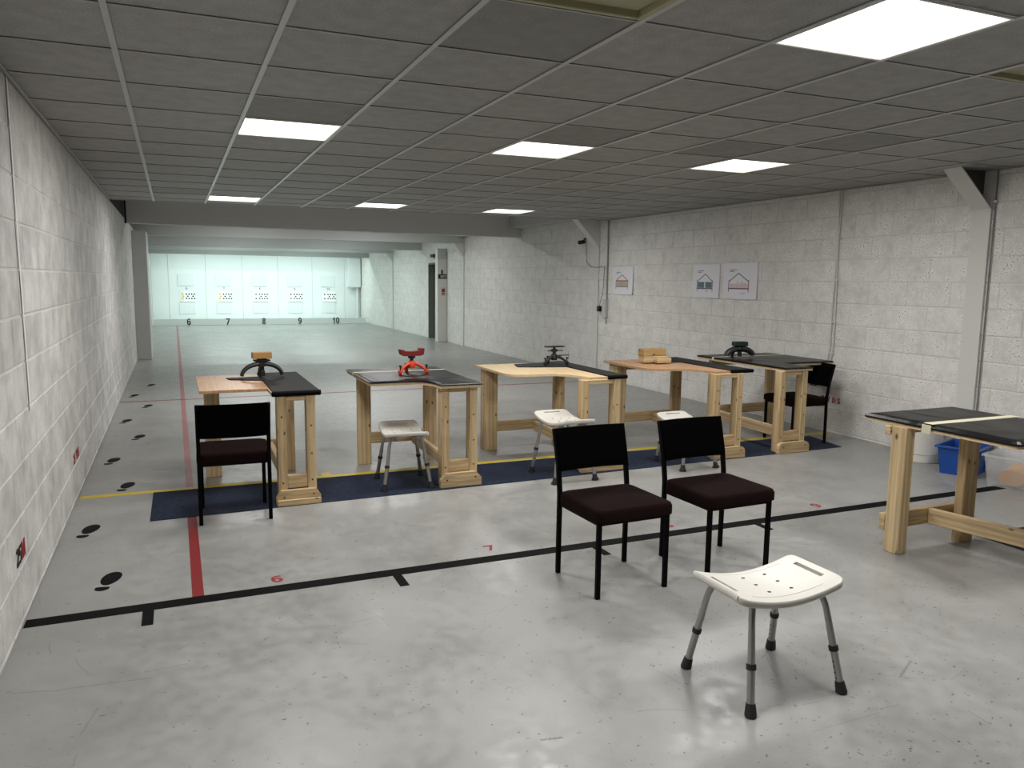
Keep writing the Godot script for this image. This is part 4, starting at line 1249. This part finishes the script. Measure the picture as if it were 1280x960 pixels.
# ------------------------------------------------------------------ shower stools
func stool(label: String, at: Vector3, turn: float, H: float, fx: float, fz: float, flared := true):
	# long axis of the seat along local x; H is the height of the seat's ends; feet at +-fx, +-fz
	var t := thing("shower_stool", label, "stool", at, turn, "white shower stools")
	var Lx := 0.50
	var Lz := 0.30
	var sag := 0.042
	var th := 0.028
	var st := ST()
	# the seat is a curved moulded sheet cut by two hand slots and drain holes: built as a grid with cells left out round the slots
	var top := func(x: float, z: float) -> Vector3:
		var u := x / (Lx / 2)
		var v := z / (Lz / 2)
		return Vector3(x, H - sag * (1.0 - pow(absf(u), 1.9)) - 0.006 * pow(absf(v), 6), z)
	var outline := func(x: float) -> float:
		# half width of the seat at x, rounded corners
		var e := absf(x) - (Lx / 2 - 0.03)
		if e <= 0.0: return Lz / 2
		return Lz / 2 - 0.03 + sqrt(maxf(0.0, 0.03 * 0.03 - e * e))
	var nx := 50
	var nz := 24
	var holes := [Vector2(-0.055, -0.075), Vector2(-0.055, 0.0), Vector2(-0.055, 0.075), Vector2(0.055, -0.075), Vector2(0.055, 0.0), Vector2(0.055, 0.075)]
	var slot := func(x: float, z: float) -> bool:
		return absf(absf(x) - 0.21) < 0.0101 and absf(z) < 0.072
	var hole := func(x: float, z: float) -> bool:
		return false
	var cell := func(i: int, j: int) -> bool:
		if i < 0 or j < 0 or i >= nx or j >= nz: return false
		var x := -Lx / 2 + Lx * (i + 0.5) / nx
		var z := -1.0 + 2.0 * (j + 0.5) / nz
		return not slot.call(x, z * Lz / 2)
	var P := func(i: int, j: int) -> Vector3:
		var x := -Lx / 2 + Lx * float(i) / nx
		var hw: float = outline.call(clampf(x, -Lx / 2 + 0.0005, Lx / 2 - 0.0005))
		return top.call(x, (-1.0 + 2.0 * float(j) / nz) * hw)
	var D := Vector3.DOWN * th
	var nor := func(p: Vector3) -> Vector3:
		var a: Vector3 = top.call(p.x + 0.002, p.z) - top.call(p.x - 0.002, p.z)
		var b: Vector3 = top.call(p.x, p.z + 0.002) - top.call(p.x, p.z - 0.002)
		return b.cross(a).normalized()
	for i in nx:
		for j in nz:
			if not cell.call(i, j): continue
			var q := [P.call(i, j), P.call(i, j + 1), P.call(i + 1, j + 1), P.call(i + 1, j)]
			var n := [nor.call(q[0]), nor.call(q[1]), nor.call(q[2]), nor.call(q[3])]
			tri(st, q[0], q[1], q[2], n[0], n[1], n[2]); tri(st, q[0], q[2], q[3], n[0], n[2], n[3])
			tri(st, q[0] + D, q[2] + D, q[1] + D, -n[0], -n[2], -n[1]); tri(st, q[0] + D, q[3] + D, q[2] + D, -n[0], -n[3], -n[2])
			var mid: Vector3 = (q[0] + q[2]) * 0.5 + D * 0.5
			if not cell.call(i - 1, j): poly(st, [q[0], q[1], q[1] + D, q[0] + D], mid)
			if not cell.call(i + 1, j): poly(st, [q[2], q[3], q[3] + D, q[2] + D], mid)
			if not cell.call(i, j - 1): poly(st, [q[0], q[3], q[3] + D, q[0] + D], mid)
			if not cell.call(i, j + 1): poly(st, [q[1], q[2], q[2] + D, q[1] + D], mid)
	var seat := part(t, "seat", st.commit(), M.plastic_white)
	# moulded rim and the faint raised edge of the sitting area
	var rim := ST()
	var loop := []
	var hx := Lx / 2 - 0.002
	for k in 33:
		var ex := hx * sin(PI / 2 * (k / 16.0 - 1.0))
		loop.append(top.call(ex, outline.call(ex)) + D * 0.5)
	for k in range(1, 8): loop.append(top.call(hx, outline.call(hx) * (1.0 - k / 4.0)) + D * 0.5)
	for k in 33:
		var ex := hx * sin(PI / 2 * (1.0 - k / 16.0))
		loop.append(top.call(ex, -outline.call(ex)) + D * 0.5)
	for k in range(1, 9): loop.append(top.call(-hx, -outline.call(hx) * (1.0 - k / 4.0)) + D * 0.5)
	var rad := []
	for k in loop.size(): rad.append(Vector2(0.007, 0.0145))
	sweep(rim, loop, rad, 8, Vector3.UP, false)
	part(seat, "rim", rim.commit(), M.plastic_white)
	for s in [-1.0, 1.0]:
		var ln := ST()
		var pts := []
		for k in 25: pts.append(top.call(-0.17 + 0.34 * k / 24.0, s * 0.118) + Vector3(0, -0.0005, 0))
		var rr := []
		for k in 25: rr.append(Vector2(0.003, 0.0022))
		sweep(ln, pts, rr, 6)
		part(seat, "raised_edge", ln.commit(), M.plastic_white)
	for h in holes:
		var hs := ST()
		var c: Vector3 = top.call(h.x, h.y)
		sweep(hs, [c + Vector3(0, -0.012, 0), c + Vector3(0, 0.0006, 0)], [Vector2(0.009, 0.0065), Vector2(0.009, 0.0065)], 14, Vector3.BACK)
		part(seat, "drain_hole", hs.commit(), M.grey_rubber)
	# legs
	var ym := H - sag - 0.02
	for sx in [-1.0, 1.0]:
		for sz in [-1.0, 1.0]:
			var a := Vector3(sx * 0.12, ym - 0.012, sz * 0.075)
			var knee := Vector3(sx * (fx - 0.048), ym + 0.004, sz * 0.12)
			var foot := Vector3(sx * fx, 0.0, sz * fz)
			var b := knee.lerp(foot, 0.2)
			var leg := ST()
			var pts := [a, a.lerp(knee, 0.4)]
			pts.append_array(bezier(a.lerp(knee, 0.62), knee, b, 9))
			pts.append(foot.lerp(b, 0.55))
			pts.append(foot.lerp(b, 0.03))
			var rr := []
			for k in pts.size(): rr.append(0.0125 if k < pts.size() - 2 else 0.0145)
			sweep(leg, pts, rr, 14, Vector3(-(knee.z - a.z), 0, knee.x - a.x).normalized())
			var L := part(t, "leg", leg.commit(), M.alu)
			var ax := (b - foot).normalized()
			var cl := ST()
			var cc := foot.lerp(b, 0.56)
			sweep(cl, [cc - ax * 0.011, cc - ax * 0.009, cc + ax * 0.009, cc + ax * 0.011], [0.016, 0.0185, 0.0185, 0.016], 16)
			part(L, "collar", cl.commit(), M.grey_rubber)
			var ft := ST()
			sweep(ft, [foot, foot + ax * 0.006, foot + ax * (0.018 if flared else 0.03), foot + ax * 0.048], [0.031, 0.03, 0.021, 0.0175] if flared else [0.021, 0.0225, 0.020, 0.0175], 16)
			part(L, "rubber_foot", ft.commit(), M.grey_rubber)
			for k in 5:
				var bt := ST()
				var pc := foot.lerp(b, 0.12 + 0.07 * k)
				var od := Vector3(-sx, 0, 0)
				sweep(bt, [pc + od * 0.012, pc + od * 0.0152], [0.0032, 0.0032], 8, Vector3.UP)
				part(L, "adjustment_hole", bt.commit(), M.ink)

func build_stools():
	stool("white shower stool on the open floor in the foreground", Vector3(2.094, 0, -2.286), 0.0, 0.445, 0.222, 0.198, false)
	stool("white shower stool under the black glossy bench table", Vector3(1.577, 0.004, -5.74), PI / 2 - 0.09, 0.45, 0.19, 0.178)
	stool("tallest white shower stool at the plywood bench table", Vector3(2.846, 0.004, -5.50), PI / 2 + 0.02, 0.505, 0.207, 0.183)
	stool("white shower stool mostly hidden behind the right front chair", Vector3(4.04, 0.004, -5.49), PI / 2, 0.425, 0.2, 0.172)

# ------------------------------------------------------------------ rests on the tables
func arch_rest(label: String, at: Vector3, turn: float, bag: Material, bag_w: float, low: bool):
	var t := thing("arch_rest", label, "rifle rest", at, turn)
	var st := ST()
	var pts := []
	var rr := []
	var hw := 0.152
	var apex := 0.098
	for i in 17:
		var a := PI * i / 16
		pts.append(Vector3(-cos(a) * hw, (0.016 if not low else 0.027) + sin(a) * apex * (0.95 if not low else 0.72), 0))
		rr.append(Vector2(0.0145 + 0.004 * sin(a), 0.032) if not low else Vector2(0.026 + 0.006 * sin(a), 0.036))
	sweep(st, pts, rr, 10, Vector3.BACK)
	part(t, "arch", st.commit(), M.cast_grey)
	var rl := ST()
	sweep(rl, bezier(Vector3(0, 0.085, -0.01), Vector3(0, 0.08, -0.12), Vector3(0, 0.004, -0.14), 8), [0.014, 0.014, 0.014, 0.014, 0.014, 0.014, 0.014, 0.015, 0.016], 10)
	part(t, "rear_leg", rl.commit(), M.cast_grey)
	var sc := ST()
	lathe(sc, [Vector2(0.0, 0.012), Vector2(0.022, 0.012), Vector2(0.022, 0.05), Vector2(0.017, 0.055), Vector2(0.017, 0.085), Vector2(0.038, 0.09), Vector2(0.038, 0.125), Vector2(0.0, 0.125)] if not low else [Vector2(0.0, 0.02), Vector2(0.02, 0.02), Vector2(0.024, 0.09), Vector2(0.045, 0.095), Vector2(0.02, 0.128), Vector2(0.0, 0.128)])
	part(t, "screw_column", sc.commit(), M.cast_black)
	var pl := ST()
	box(pl, Vector3(0, 0.134, 0), Vector3(0.125, 0.014, 0.06), 0.004)
	box(pl, Vector3(0, 0.144, 0), Vector3(0.07, 0.014, 0.05), 0.003)
	if not low: part(t, "platform", pl.commit(), M.cast_black)
	var bg := ST()
	box(bg, Vector3(0, 0.174 if not low else 0.148, 0), Vector3(bag_w, 0.048 if not low else 0.046, 0.08), 0.003 if not low else 0.008)
	part(t, "bag", bg.commit(), bag, Vector3.ZERO, "support bag on top")
	if low:
		var sp := ST(); box(sp, Vector3(0.085, 0.085, 0.0), Vector3(0.07, 0.02, 0.07), 0.008); part(t, "side_pad", sp.commit(), M.cast_black)

func tripod_rest(label: String, at: Vector3, turn: float, body: Material, head: Material, cradle: bool):
	var t := thing("tripod_rest", label, "rifle rest", at, turn)
	var hubst := ST()
	lathe(hubst, [Vector2(0.0, 0.045), Vector2(0.028, 0.045), Vector2(0.03, 0.07), Vector2(0.024, 0.10), Vector2(0.02, 0.104), Vector2(0.0, 0.104)], Vector3.ZERO, 18)
	part(t, "hub", hubst.commit(), body)
	for a in [deg_to_rad(200), deg_to_rad(-20), deg_to_rad(90)]:
		var d := Vector3(cos(a), 0, -sin(a))
		var leg := ST()
		var p := bezier(Vector3(0, 0.082, 0) + d * 0.015, d * 0.07 + Vector3(0, 0.075, 0), d * 0.115 + Vector3(0, 0.028, 0), 6)
		p.append(d * 0.128 + Vector3(0, 0.022, 0))
		var rr := []
		for k in p.size(): rr.append(Vector2(0.013, 0.017 - 0.001 * k))
		sweep(leg, p, rr, 10)
		var L := part(t, "leg", leg.commit(), body)
		var ft := ST()
		lathe(ft, [Vector2(0.0, 0.034), Vector2(0.006, 0.036), Vector2(0.006, 0.06), Vector2(0.013, 0.062), Vector2(0.013, 0.073), Vector2(0.0, 0.073)], d * 0.122, 14)
		part(L, "levelling_screw", ft.commit(), M.cast_black)
		var pad := ST()
		lathe(pad, [Vector2(0.0, 0.0), Vector2(0.012, 0.0), Vector2(0.014, 0.008), Vector2(0.019, 0.012), Vector2(0.018, 0.034), Vector2(0.0, 0.036)], d * 0.122, 14)
		part(L, "foot_pad", pad.commit(), body)
	var sc := ST()
	lathe(sc, [Vector2(0.0, 0.10), Vector2(0.015, 0.10), Vector2(0.015, 0.122), Vector2(0.03, 0.125), Vector2(0.03, 0.148), Vector2(0.012, 0.15), Vector2(0.012, 0.165), Vector2(0.0, 0.165)], Vector3.ZERO, 16)
	part(t, "height_wheel", sc.commit(), M.cast_black)
	var hd := ST()
	if cradle:
		var o := PackedVector2Array([Vector2(-0.098, 0.16), Vector2(-0.07, 0.145), Vector2(0.07, 0.145), Vector2(0.098, 0.155), Vector2(0.104, 0.205), Vector2(0.07, 0.205), Vector2(0.062, 0.188), Vector2(0.0, 0.182), Vector2(-0.062, 0.185), Vector2(-0.078, 0.197), Vector2(-0.106, 0.20)])
		extrude(hd, o, 0.03, -0.03, func(u, v, d): return Vector3(u, v, d))
		part(t, "cradle", hd.commit(), head)
	else:
		box(hd, Vector3(0, 0.172, 0), Vector3(0.185, 0.012, 0.07), 0.004)
		part(t, "platform", hd.commit(), head)
		var br := ST(); box(br, Vector3(0, 0.135, 0.02), Vector3(0.16, 0.008, 0.015), 0.002); box(br, Vector3(0.09, 0.09, 0.02), Vector3(0.11, 0.008, 0.02), 0.002)
		part(t, "adjusting_bar", br.commit(), head)
		var wn := ST(); sweep(wn, [Vector3(0.145, 0.045, 0.02), Vector3(0.148, 0.10, 0.02), Vector3(0.138, 0.13, 0.02)], [0.0015, 0.0015, 0.0015], 6)
		part(t, "spring_wire", wn.commit(), M.cast_black)

func build_rests():
	arch_rest("black arched rest topped by a tan leather block on the leftmost table", Vector3(0.608, 0.799, -6.33), 0.06, M.leather, 0.145, false)
	tripod_rest("orange cast tripod rest with red cradle on the black padded table", Vector3(1.775, 0.806, -6.18), 0.1, M.orange, M.red_dark, true)
	tripod_rest("black tripod rest with flat top on the plywood table", Vector3(3.225, 0.7995, -6.46), 0.05, M.cast_black, M.cast_black, false)
	arch_rest("black arched rest topped by a dark green bag on the far right table", Vector3(5.345, 0.806, -6.42), -0.12, M.green_bag, 0.155, true)
	# timber blocks
	var ys := 0.799
	var q := [[Vector3(4.275, ys + 0.032, -6.40), Vector3(0.27, 0.06, 0.11), "lower long timber block on the brown bench table", 0.0],
		[Vector3(4.27, ys + 0.098, -6.41), Vector3(0.265, 0.07, 0.10), "upper timber block stacked on the brown bench table", 0.02]]
	for i in 2:
		var t := thing("timber_block", q[i][2], "timber block", q[i][0], q[i][3])
		var o := part(t, "wood", box_mesh(Vector3(q[i][1].y, q[i][1].x, q[i][1].z), 0.004), M.ply_edge if i else M.pine1)
		o.basis = Basis(Vector3(0, -1, 0), Vector3(1, 0, 0), Vector3(0, 0, 1))
	var t := thing("timber_block", "small timber offcut in front of the stacked timber blocks", "timber block", Vector3(4.335, ys + 0.024, -6.315), 0.1)
	var o := part(t, "wood", box_mesh(Vector3(0.048, 0.17, 0.05), 0.004), M.pine0)
	o.basis = Basis(Vector3(0, -1, 0), Vector3(1, 0, 0), Vector3(0, 0, 1))

# ------------------------------------------------------------------ things on the walls
func poster_texture(kind: int) -> ImageTexture:
	var w := 256
	var h := 192
	var im := Image.create(w, h, false, Image.FORMAT_RGB8)
	im.fill(Color(0.86, 0.86, 0.88))
	var r := RandomNumberGenerator.new(); r.seed = 5 + kind
	var line := func(a: Vector2, b: Vector2, c: Color, t: float):
		var n := int(a.distance_to(b)) + 1
		for i in n + 1:
			var p := a.lerp(b, float(i) / n)
			im.fill_rect(Rect2i(int(p.x - t / 2), int(p.y - t / 2), int(maxf(1, t)), int(maxf(1, t))), c)
	var dk := Color(0.32, 0.32, 0.36)
	var x0 := 45.0
	var x1 := 195.0
	var ye := 98.0
	var yb := 140.0
	line.call(Vector2(x0, ye), Vector2((x0 + x1) / 2, 55), dk, 4)
	line.call(Vector2((x0 + x1) / 2, 55), Vector2(x1, ye), dk, 4)
	line.call(Vector2(x0, ye - 4), Vector2(x0, yb + 12), dk, 5)
	line.call(Vector2(x1, ye - 4), Vector2(x1, yb + 12), dk, 5)
	if kind == 0:
		im.fill_rect(Rect2i(45, 92, 150, 10), Color(0.70, 0.42, 0.26))
		im.fill_rect(Rect2i(50, 104, 66, 32), Color(0.66, 0.64, 0.60)); im.fill_rect(Rect2i(122, 104, 68, 32), Color(0.66, 0.64, 0.60))
		line.call(Vector2(x0, yb - 2), Vector2(x1, yb - 2), Color(0.35, 0.25, 0.22), 4)
		line.call(Vector2(119, 100), Vector2(119, 138), dk, 4)
	elif kind == 1:
		im.fill_rect(Rect2i(50, 100, 62, 34), Color(0.33, 0.43, 0.46)); im.fill_rect(Rect2i(122, 100, 68, 34), Color(0.33, 0.43, 0.46))
		line.call(Vector2(x0, yb - 2), Vector2(x1, yb - 2), dk, 6)
		im.fill_rect(Rect2i(130, 150, 16, 5), dk)
	else:
		for k in 16:
			var bx := 54 + k * 9
			im.fill_rect(Rect2i(bx, int(r.randf_range(96, 116)), 4, 22), Color(0.74, 0.60, 0.60))
		im.fill_rect(Rect2i(50, 112, 142, 22), Color(0.80, 0.72, 0.72))
		line.call(Vector2(x0, yb - 4), Vector2(x1, yb - 4), Color(0.38, 0.24, 0.28), 6)
		im.fill_rect(Rect2i(135, 160, 36, 3), Color(0.55, 0.55, 0.6))
	for k in 2: im.fill_rect(Rect2i(48, 34 + k * 8, 56 - k * 22, 4), Color(0.45, 0.45, 0.48))
	return ImageTexture.create_from_image(im)

func build_wall_things():
	# three posters, slightly curled paper
	var ps := [[-10.45, 1.592, 0.60, 0.42, 0, "leftmost poster with an orange and brown barn drawing"], [-8.385, 1.595, 0.55, 0.43, 1, "middle poster with a grey blue barn drawing"], [-7.72, 1.60, 0.63, 0.44, 2, "right poster with a pink tinted barn drawing"]]
	for p in ps:
		var m := mat(Color(1, 1, 1), 0.55); m.albedo_texture = poster_texture(p[4])
		var st := ST()
		var nu := 8
		var W: float = p[2]
		var H: float = p[3]
		for i in nu:
			for j in 6:
				var q := []
				for k in [[i, j], [i + 1, j], [i + 1, j + 1], [i, j + 1]]:
					var u: float = float(k[0]) / nu
					var v: float = k[1] / 6.0
					var bulge: float = 0.004 + 0.008 * pow(sin(u * PI * 1.6 + p[4]), 2) * (0.4 + 0.6 * sin(v * PI)) + 0.012 * pow(v, 4) * u
					q.append([Vector3((u - 0.5) * W, (0.5 - v) * H, bulge), Vector2(u, v)])
				for k in [0, 1, 2, 0, 2, 3]:
					st.set_uv(q[k][1]); st.set_smooth_group(0); st.add_vertex(q[k][0])
		st.generate_normals()
		var o := part(self, numbered("poster"), st.commit(), m, Vector3(XR, p[1], p[0]))
		o.rotation.y = -PI / 2
		tag(o, p[5], "poster", "paper posters on the right wall")
	# pair of cables down the right wall with clips
	var cb := thing("wall_cable", "pair of pale cables running down the right wall", "cable", Vector3(XR - 0.02, 0, -6.19))
	for s in [-0.022, 0.022]:
		var st := ST()
		var pts := [Vector3(0, 2.54, s), Vector3(0, 2.0, s - 0.02 * signf(s)), Vector3(0, 1.3, s), Vector3(0, 0.9, s + 0.004), Vector3(-0.01, 0.72, s - 0.03), Vector3(0, 0.62, s - 0.06)]
		sweep(st, pts, [0.007, 0.007, 0.007, 0.007, 0.007, 0.007], 8)
		part(cb, "cable", st.commit(), M.cable)
	for y in [2.05, 1.62, 1.18, 0.85]:
		boxp(cb, "clip", Vector3(0.005, y, 0), Vector3(0.02, 0.014, 0.06), M.sign_white, 0.003)
	var jb := thing("trunking_box", "flat pale cable trunking low on the right wall behind the chair", "cable box", Vector3(XR - 0.02, 0.565, -6.22))
	boxp(jb, "cover", Vector3.ZERO, Vector3(0.04, 0.30, 0.10), M.plastic_box, 0.006)
	boxp(jb, "socket", Vector3(0.0, -0.05, -0.19), Vector3(0.04, 0.07, 0.09), M.cast_grey, 0.006)
	# cable on the edge of the first steel column
	var ec := thing("column_cable", "thin cable clipped beside the steel column at the right edge", "cable", Vector3(XR - 0.012, 0, -4.52))
	var est := ST(); sweep(est, [Vector3(0, 2.54, 0), Vector3(0, 0.1, 0)], [0.006, 0.006], 8); part(ec, "cable", est.commit(), M.lead_grey)
	boxp(ec, "clip", Vector3(-0.006, 2.28, 0), Vector3(0.016, 0.02, 0.03), M.sign_white, 0.003)
	# left wall: painted-over cable
	var lc := thing("painted_cable", "painted-over vertical cable on the left wall", "cable", Vector3(XL + 0.004, 0, -4.48))
	var lst := ST(); sweep(lst, [Vector3(0, 2.5, 0), Vector3(0.001, 1.7, 0.012), Vector3(0, 0.9, -0.01)], [Vector2(0.014, 0.0022), Vector2(0.014, 0.0022), Vector2(0.014, 0.0022)], 8, Vector3.RIGHT); part(lc, "cable", lst.commit(), M.target_white)
	# small camera with its lead
	var cc := thing("security_camera", "small black bullet camera under the ceiling on the right wall", "camera", Vector3(XR, 2.235, -11.66))
	var cs := ST(); sweep(cs, [Vector3(-0.16, -0.02, 0.05), Vector3(-0.15, -0.018, 0.045), Vector3(-0.04, 0.0, 0.0)], [0.03, 0.034, 0.03], 14); part(cc, "body", cs.commit(), M.cast_black)
	var bs := ST(); sweep(bs, [Vector3(-0.06, 0.0, 0.0), Vector3(-0.03, 0.045, -0.01), Vector3(0.0, 0.05, -0.02)], [0.012, 0.012, 0.016], 10); part(cc, "bracket", bs.commit(), M.cast_grey)
	var ls := ST(); sweep(ls, [Vector3(-0.008, 0.04, 0.0), Vector3(-0.006, -0.2, 0.02), Vector3(-0.006, -0.34, 0.05), Vector3(-0.008, -0.42, 0.2), Vector3(-0.03, -0.43, 0.42), Vector3(-0.03, -0.42, 0.62)], [0.005, 0.005, 0.005, 0.005, 0.005, 0.005], 6); part(cc, "lead", ls.commit(), M.lead_grey)
	# conduit, box and plug beside the second column
	var wb := thing("wall_box", "grey wall box below a vertical conduit beside the steel column", "cable box", Vector3(XR - 0.03, 1.145, -10.93))
	boxp(wb, "box", Vector3.ZERO, Vector3(0.06, 0.29, 0.10), M.plastic_box, 0.006)
	boxp(wb, "conduit", Vector3(0.015, 0.77, 0.02), Vector3(0.022, 1.25, 0.024), M.conduit_grey, 0.004)
	boxp(wb, "lower_stub", Vector3(0.01, -0.19, 0.02), Vector3(0.025, 0.1, 0.02), M.plastic_box, 0.003)
	var plug := thing("power_plug", "black plug in the socket beside the grey wall box", "plug", Vector3(XR - 0.05, 1.14, -11.08))
	boxp(plug, "body", Vector3.ZERO, Vector3(0.06, 0.09, 0.075), M.cast_black, 0.008)
	var pst := ST(); sweep(pst, [Vector3(0, 0.04, 0), Vector3(0.02, 0.2, 0.04), Vector3(0.02, 0.36, 0.09), Vector3(0.03, 0.5, 0.07), Vector3(0.03, 0.68, 0.09)], [0.005, 0.005, 0.005, 0.005, 0.005], 6); part(plug, "lead", pst.commit(), M.lead_grey)
	# signs on the stub pillar
	var zf := -18.947
	var ex := thing("exit_sign", "dark green exit sign on the stub pillar by the door", "sign", Vector3(6.26, 1.66, zf))
	boxp(ex, "plate", Vector3.ZERO, Vector3(0.225, 0.115, 0.004), M.green_sign, 0.001)
	boxp(ex, "arrow_plate", Vector3(-0.01, 0.115, 0), Vector3(0.05, 0.10, 0.004), M.green_sign, 0.001)
	part(ex, "lettering", text_mesh("EXIT", 0.05, 0.002), M.sign_white, Vector3(0.02, 0.0, 0.003))
	var fs := thing("fire_sign", "small red and white fire notice on the stub pillar", "sign", Vector3(6.285, 1.28, zf))
	boxp(fs, "plate", Vector3.ZERO, Vector3(0.09, 0.19, 0.004), M.red_sign, 0.001)
	for y in [0.08, -0.02, -0.07]: boxp(fs, "text_line", Vector3(0, y, 0.0026), Vector3(0.07, 0.012, 0.001), M.sign_white)
	# emergency light by the door
	var el := thing("emergency_light", "small emergency light above the open door", "emergency light", Vector3(XR - 0.06, 2.20, -19.9))
	boxp(el, "body", Vector3.ZERO, Vector3(0.10, 0.09, 0.26), M.cast_black, 0.01)
	boxp(el, "lens", Vector3(-0.01, -0.055, 0), Vector3(0.09, 0.025, 0.24), M.sign_white, 0.006)

# ------------------------------------------------------------------ tubs by the right wall
func open_tub(t: Node3D, w: float, d: float, h: float, taper: float, m: Material, lip: float, called := "body"):
	var st := ST()
	var o0 := [Vector3(-w / 2 + taper, 0, -d / 2 + taper), Vector3(w / 2 - taper, 0, -d / 2 + taper), Vector3(w / 2 - taper, 0, d / 2 - taper), Vector3(-w / 2 + taper, 0, d / 2 - taper)]
	var o1 := [Vector3(-w / 2, h, -d / 2), Vector3(w / 2, h, -d / 2), Vector3(w / 2, h, d / 2), Vector3(-w / 2, h, d / 2)]
	var ctr := Vector3(0, h / 2, 0)
	var th := 0.004
	for i in 4:
		var j := (i + 1) % 4
		poly(st, [o0[i], o0[j], o1[j], o1[i]], ctr)
		var k := (1.0 - th / (w / 2))
		var a := [o0[i] * k, o0[j] * k, o1[j] * k, o1[i] * k]
		for z in 4: a[z].y = [th, th, h, h][z]
		var far: Vector3 = (a[0] + a[1]) * 5.0; far.y = h / 2
		poly(st, a, far)
	poly(st, o0, ctr)
	poly(st, [o0[0] + Vector3(0, th, 0), o0[1] + Vector3(0, th, 0), o0[2] + Vector3(0, th, 0), o0[3] + Vector3(0, th, 0)], Vector3(0, -1, 0))
	part(t, called, st.commit(), m)
	var rm := ST()
	for s in [-1.0, 1.0]:
		box(rm, Vector3(0, h - 0.004, s * (d / 2 + lip / 2)), Vector3(w + 2 * lip, 0.018, lip), 0.004)
		box(rm, Vector3(s * (w / 2 + lip / 2), h - 0.004, 0), Vector3(lip, 0.018, d), 0.004)
	part(t, "lip", rm.commit(), m)

func build_storage():
	var dr := thing("white_drum", "white round plastic drum standing by the right wall", "drum", Vector3(6.17, 0, -4.88))
	var st := ST()
	lathe(st, [Vector2(0.0, 0.0), Vector2(0.165, 0.0), Vector2(0.17, 0.01), Vector2(0.17, 0.075), Vector2(0.176, 0.08), Vector2(0.178, 0.34), Vector2(0.182, 0.345), Vector2(0.182, 0.37), Vector2(0.17, 0.372), Vector2(0.0, 0.372)], Vector3.ZERO, 32)
	part(dr, "body", st.commit(), M.drum)
	var wt := thing("white_tub", "narrow white plastic tub beside the white drum, behind the table leg", "tub", Vector3(6.30, 0, -5.16))
	boxp(wt, "body", Vector3(0, 0.15, 0), Vector3(0.12, 0.30, 0.16), M.drum, 0.012)
	boxp(wt, "lid", Vector3(0, 0.308, 0), Vector3(0.13, 0.018, 0.17), M.drum, 0.006)
	var bx := thing("blue_crate", "blue plastic storage crate beneath the right padded table", "crate", Vector3(6.11, 0, -4.41), 0.35)
	open_tub(bx, 0.40, 0.30, 0.235, 0.025, M.bluebox, 0.02)
	boxp(bx, "grip", Vector3(-0.06, 0.19, 0.157), Vector3(0.16, 0.045, 0.022), M.bluebox, 0.006)
	for x in [-0.1, 0.1]: boxp(bx, "rib", Vector3(x, 0.1, 0.138), Vector3(0.02, 0.17, 0.012), M.bluebox, 0.004)
	var cl := thing("clear_box", "clear plastic box holding brown card by the right wall", "box", Vector3(6.09, 0, -3.93), 0.25)
	open_tub(cl, 0.40, 0.36, 0.25, 0.03, M.clear, 0.018)
	boxp(cl, "handle_slot", Vector3(-0.03, 0.20, 0.176), Vector3(0.12, 0.022, 0.004), M.tape_grey, 0.001)
	var c1 := thing("brown_card", "curled brown card inside the clear plastic box", "card", Vector3(6.07, 0.012, -3.93), 0.35)
	var cs := ST()
	sweep(cs, [Vector3(-0.14, 0.075, 0), Vector3(0.10, 0.085, 0)], [Vector2(0.09, 0.062), Vector2(0.085, 0.068)], 18)
	part(c1, "roll", cs.commit(), M.card)
	var c2 := thing("card_carton", "small brown carton standing against the clear plastic box", "carton", Vector3(5.98, 0, -3.60), 0.2)
	boxp(c2, "body", Vector3(0, 0.11, 0), Vector3(0.2, 0.22, 0.14), M.card, 0.006)
	boxp(c2, "tape", Vector3(0, 0.2195, 0), Vector3(0.2, 0.002, 0.04), M.tape_white)
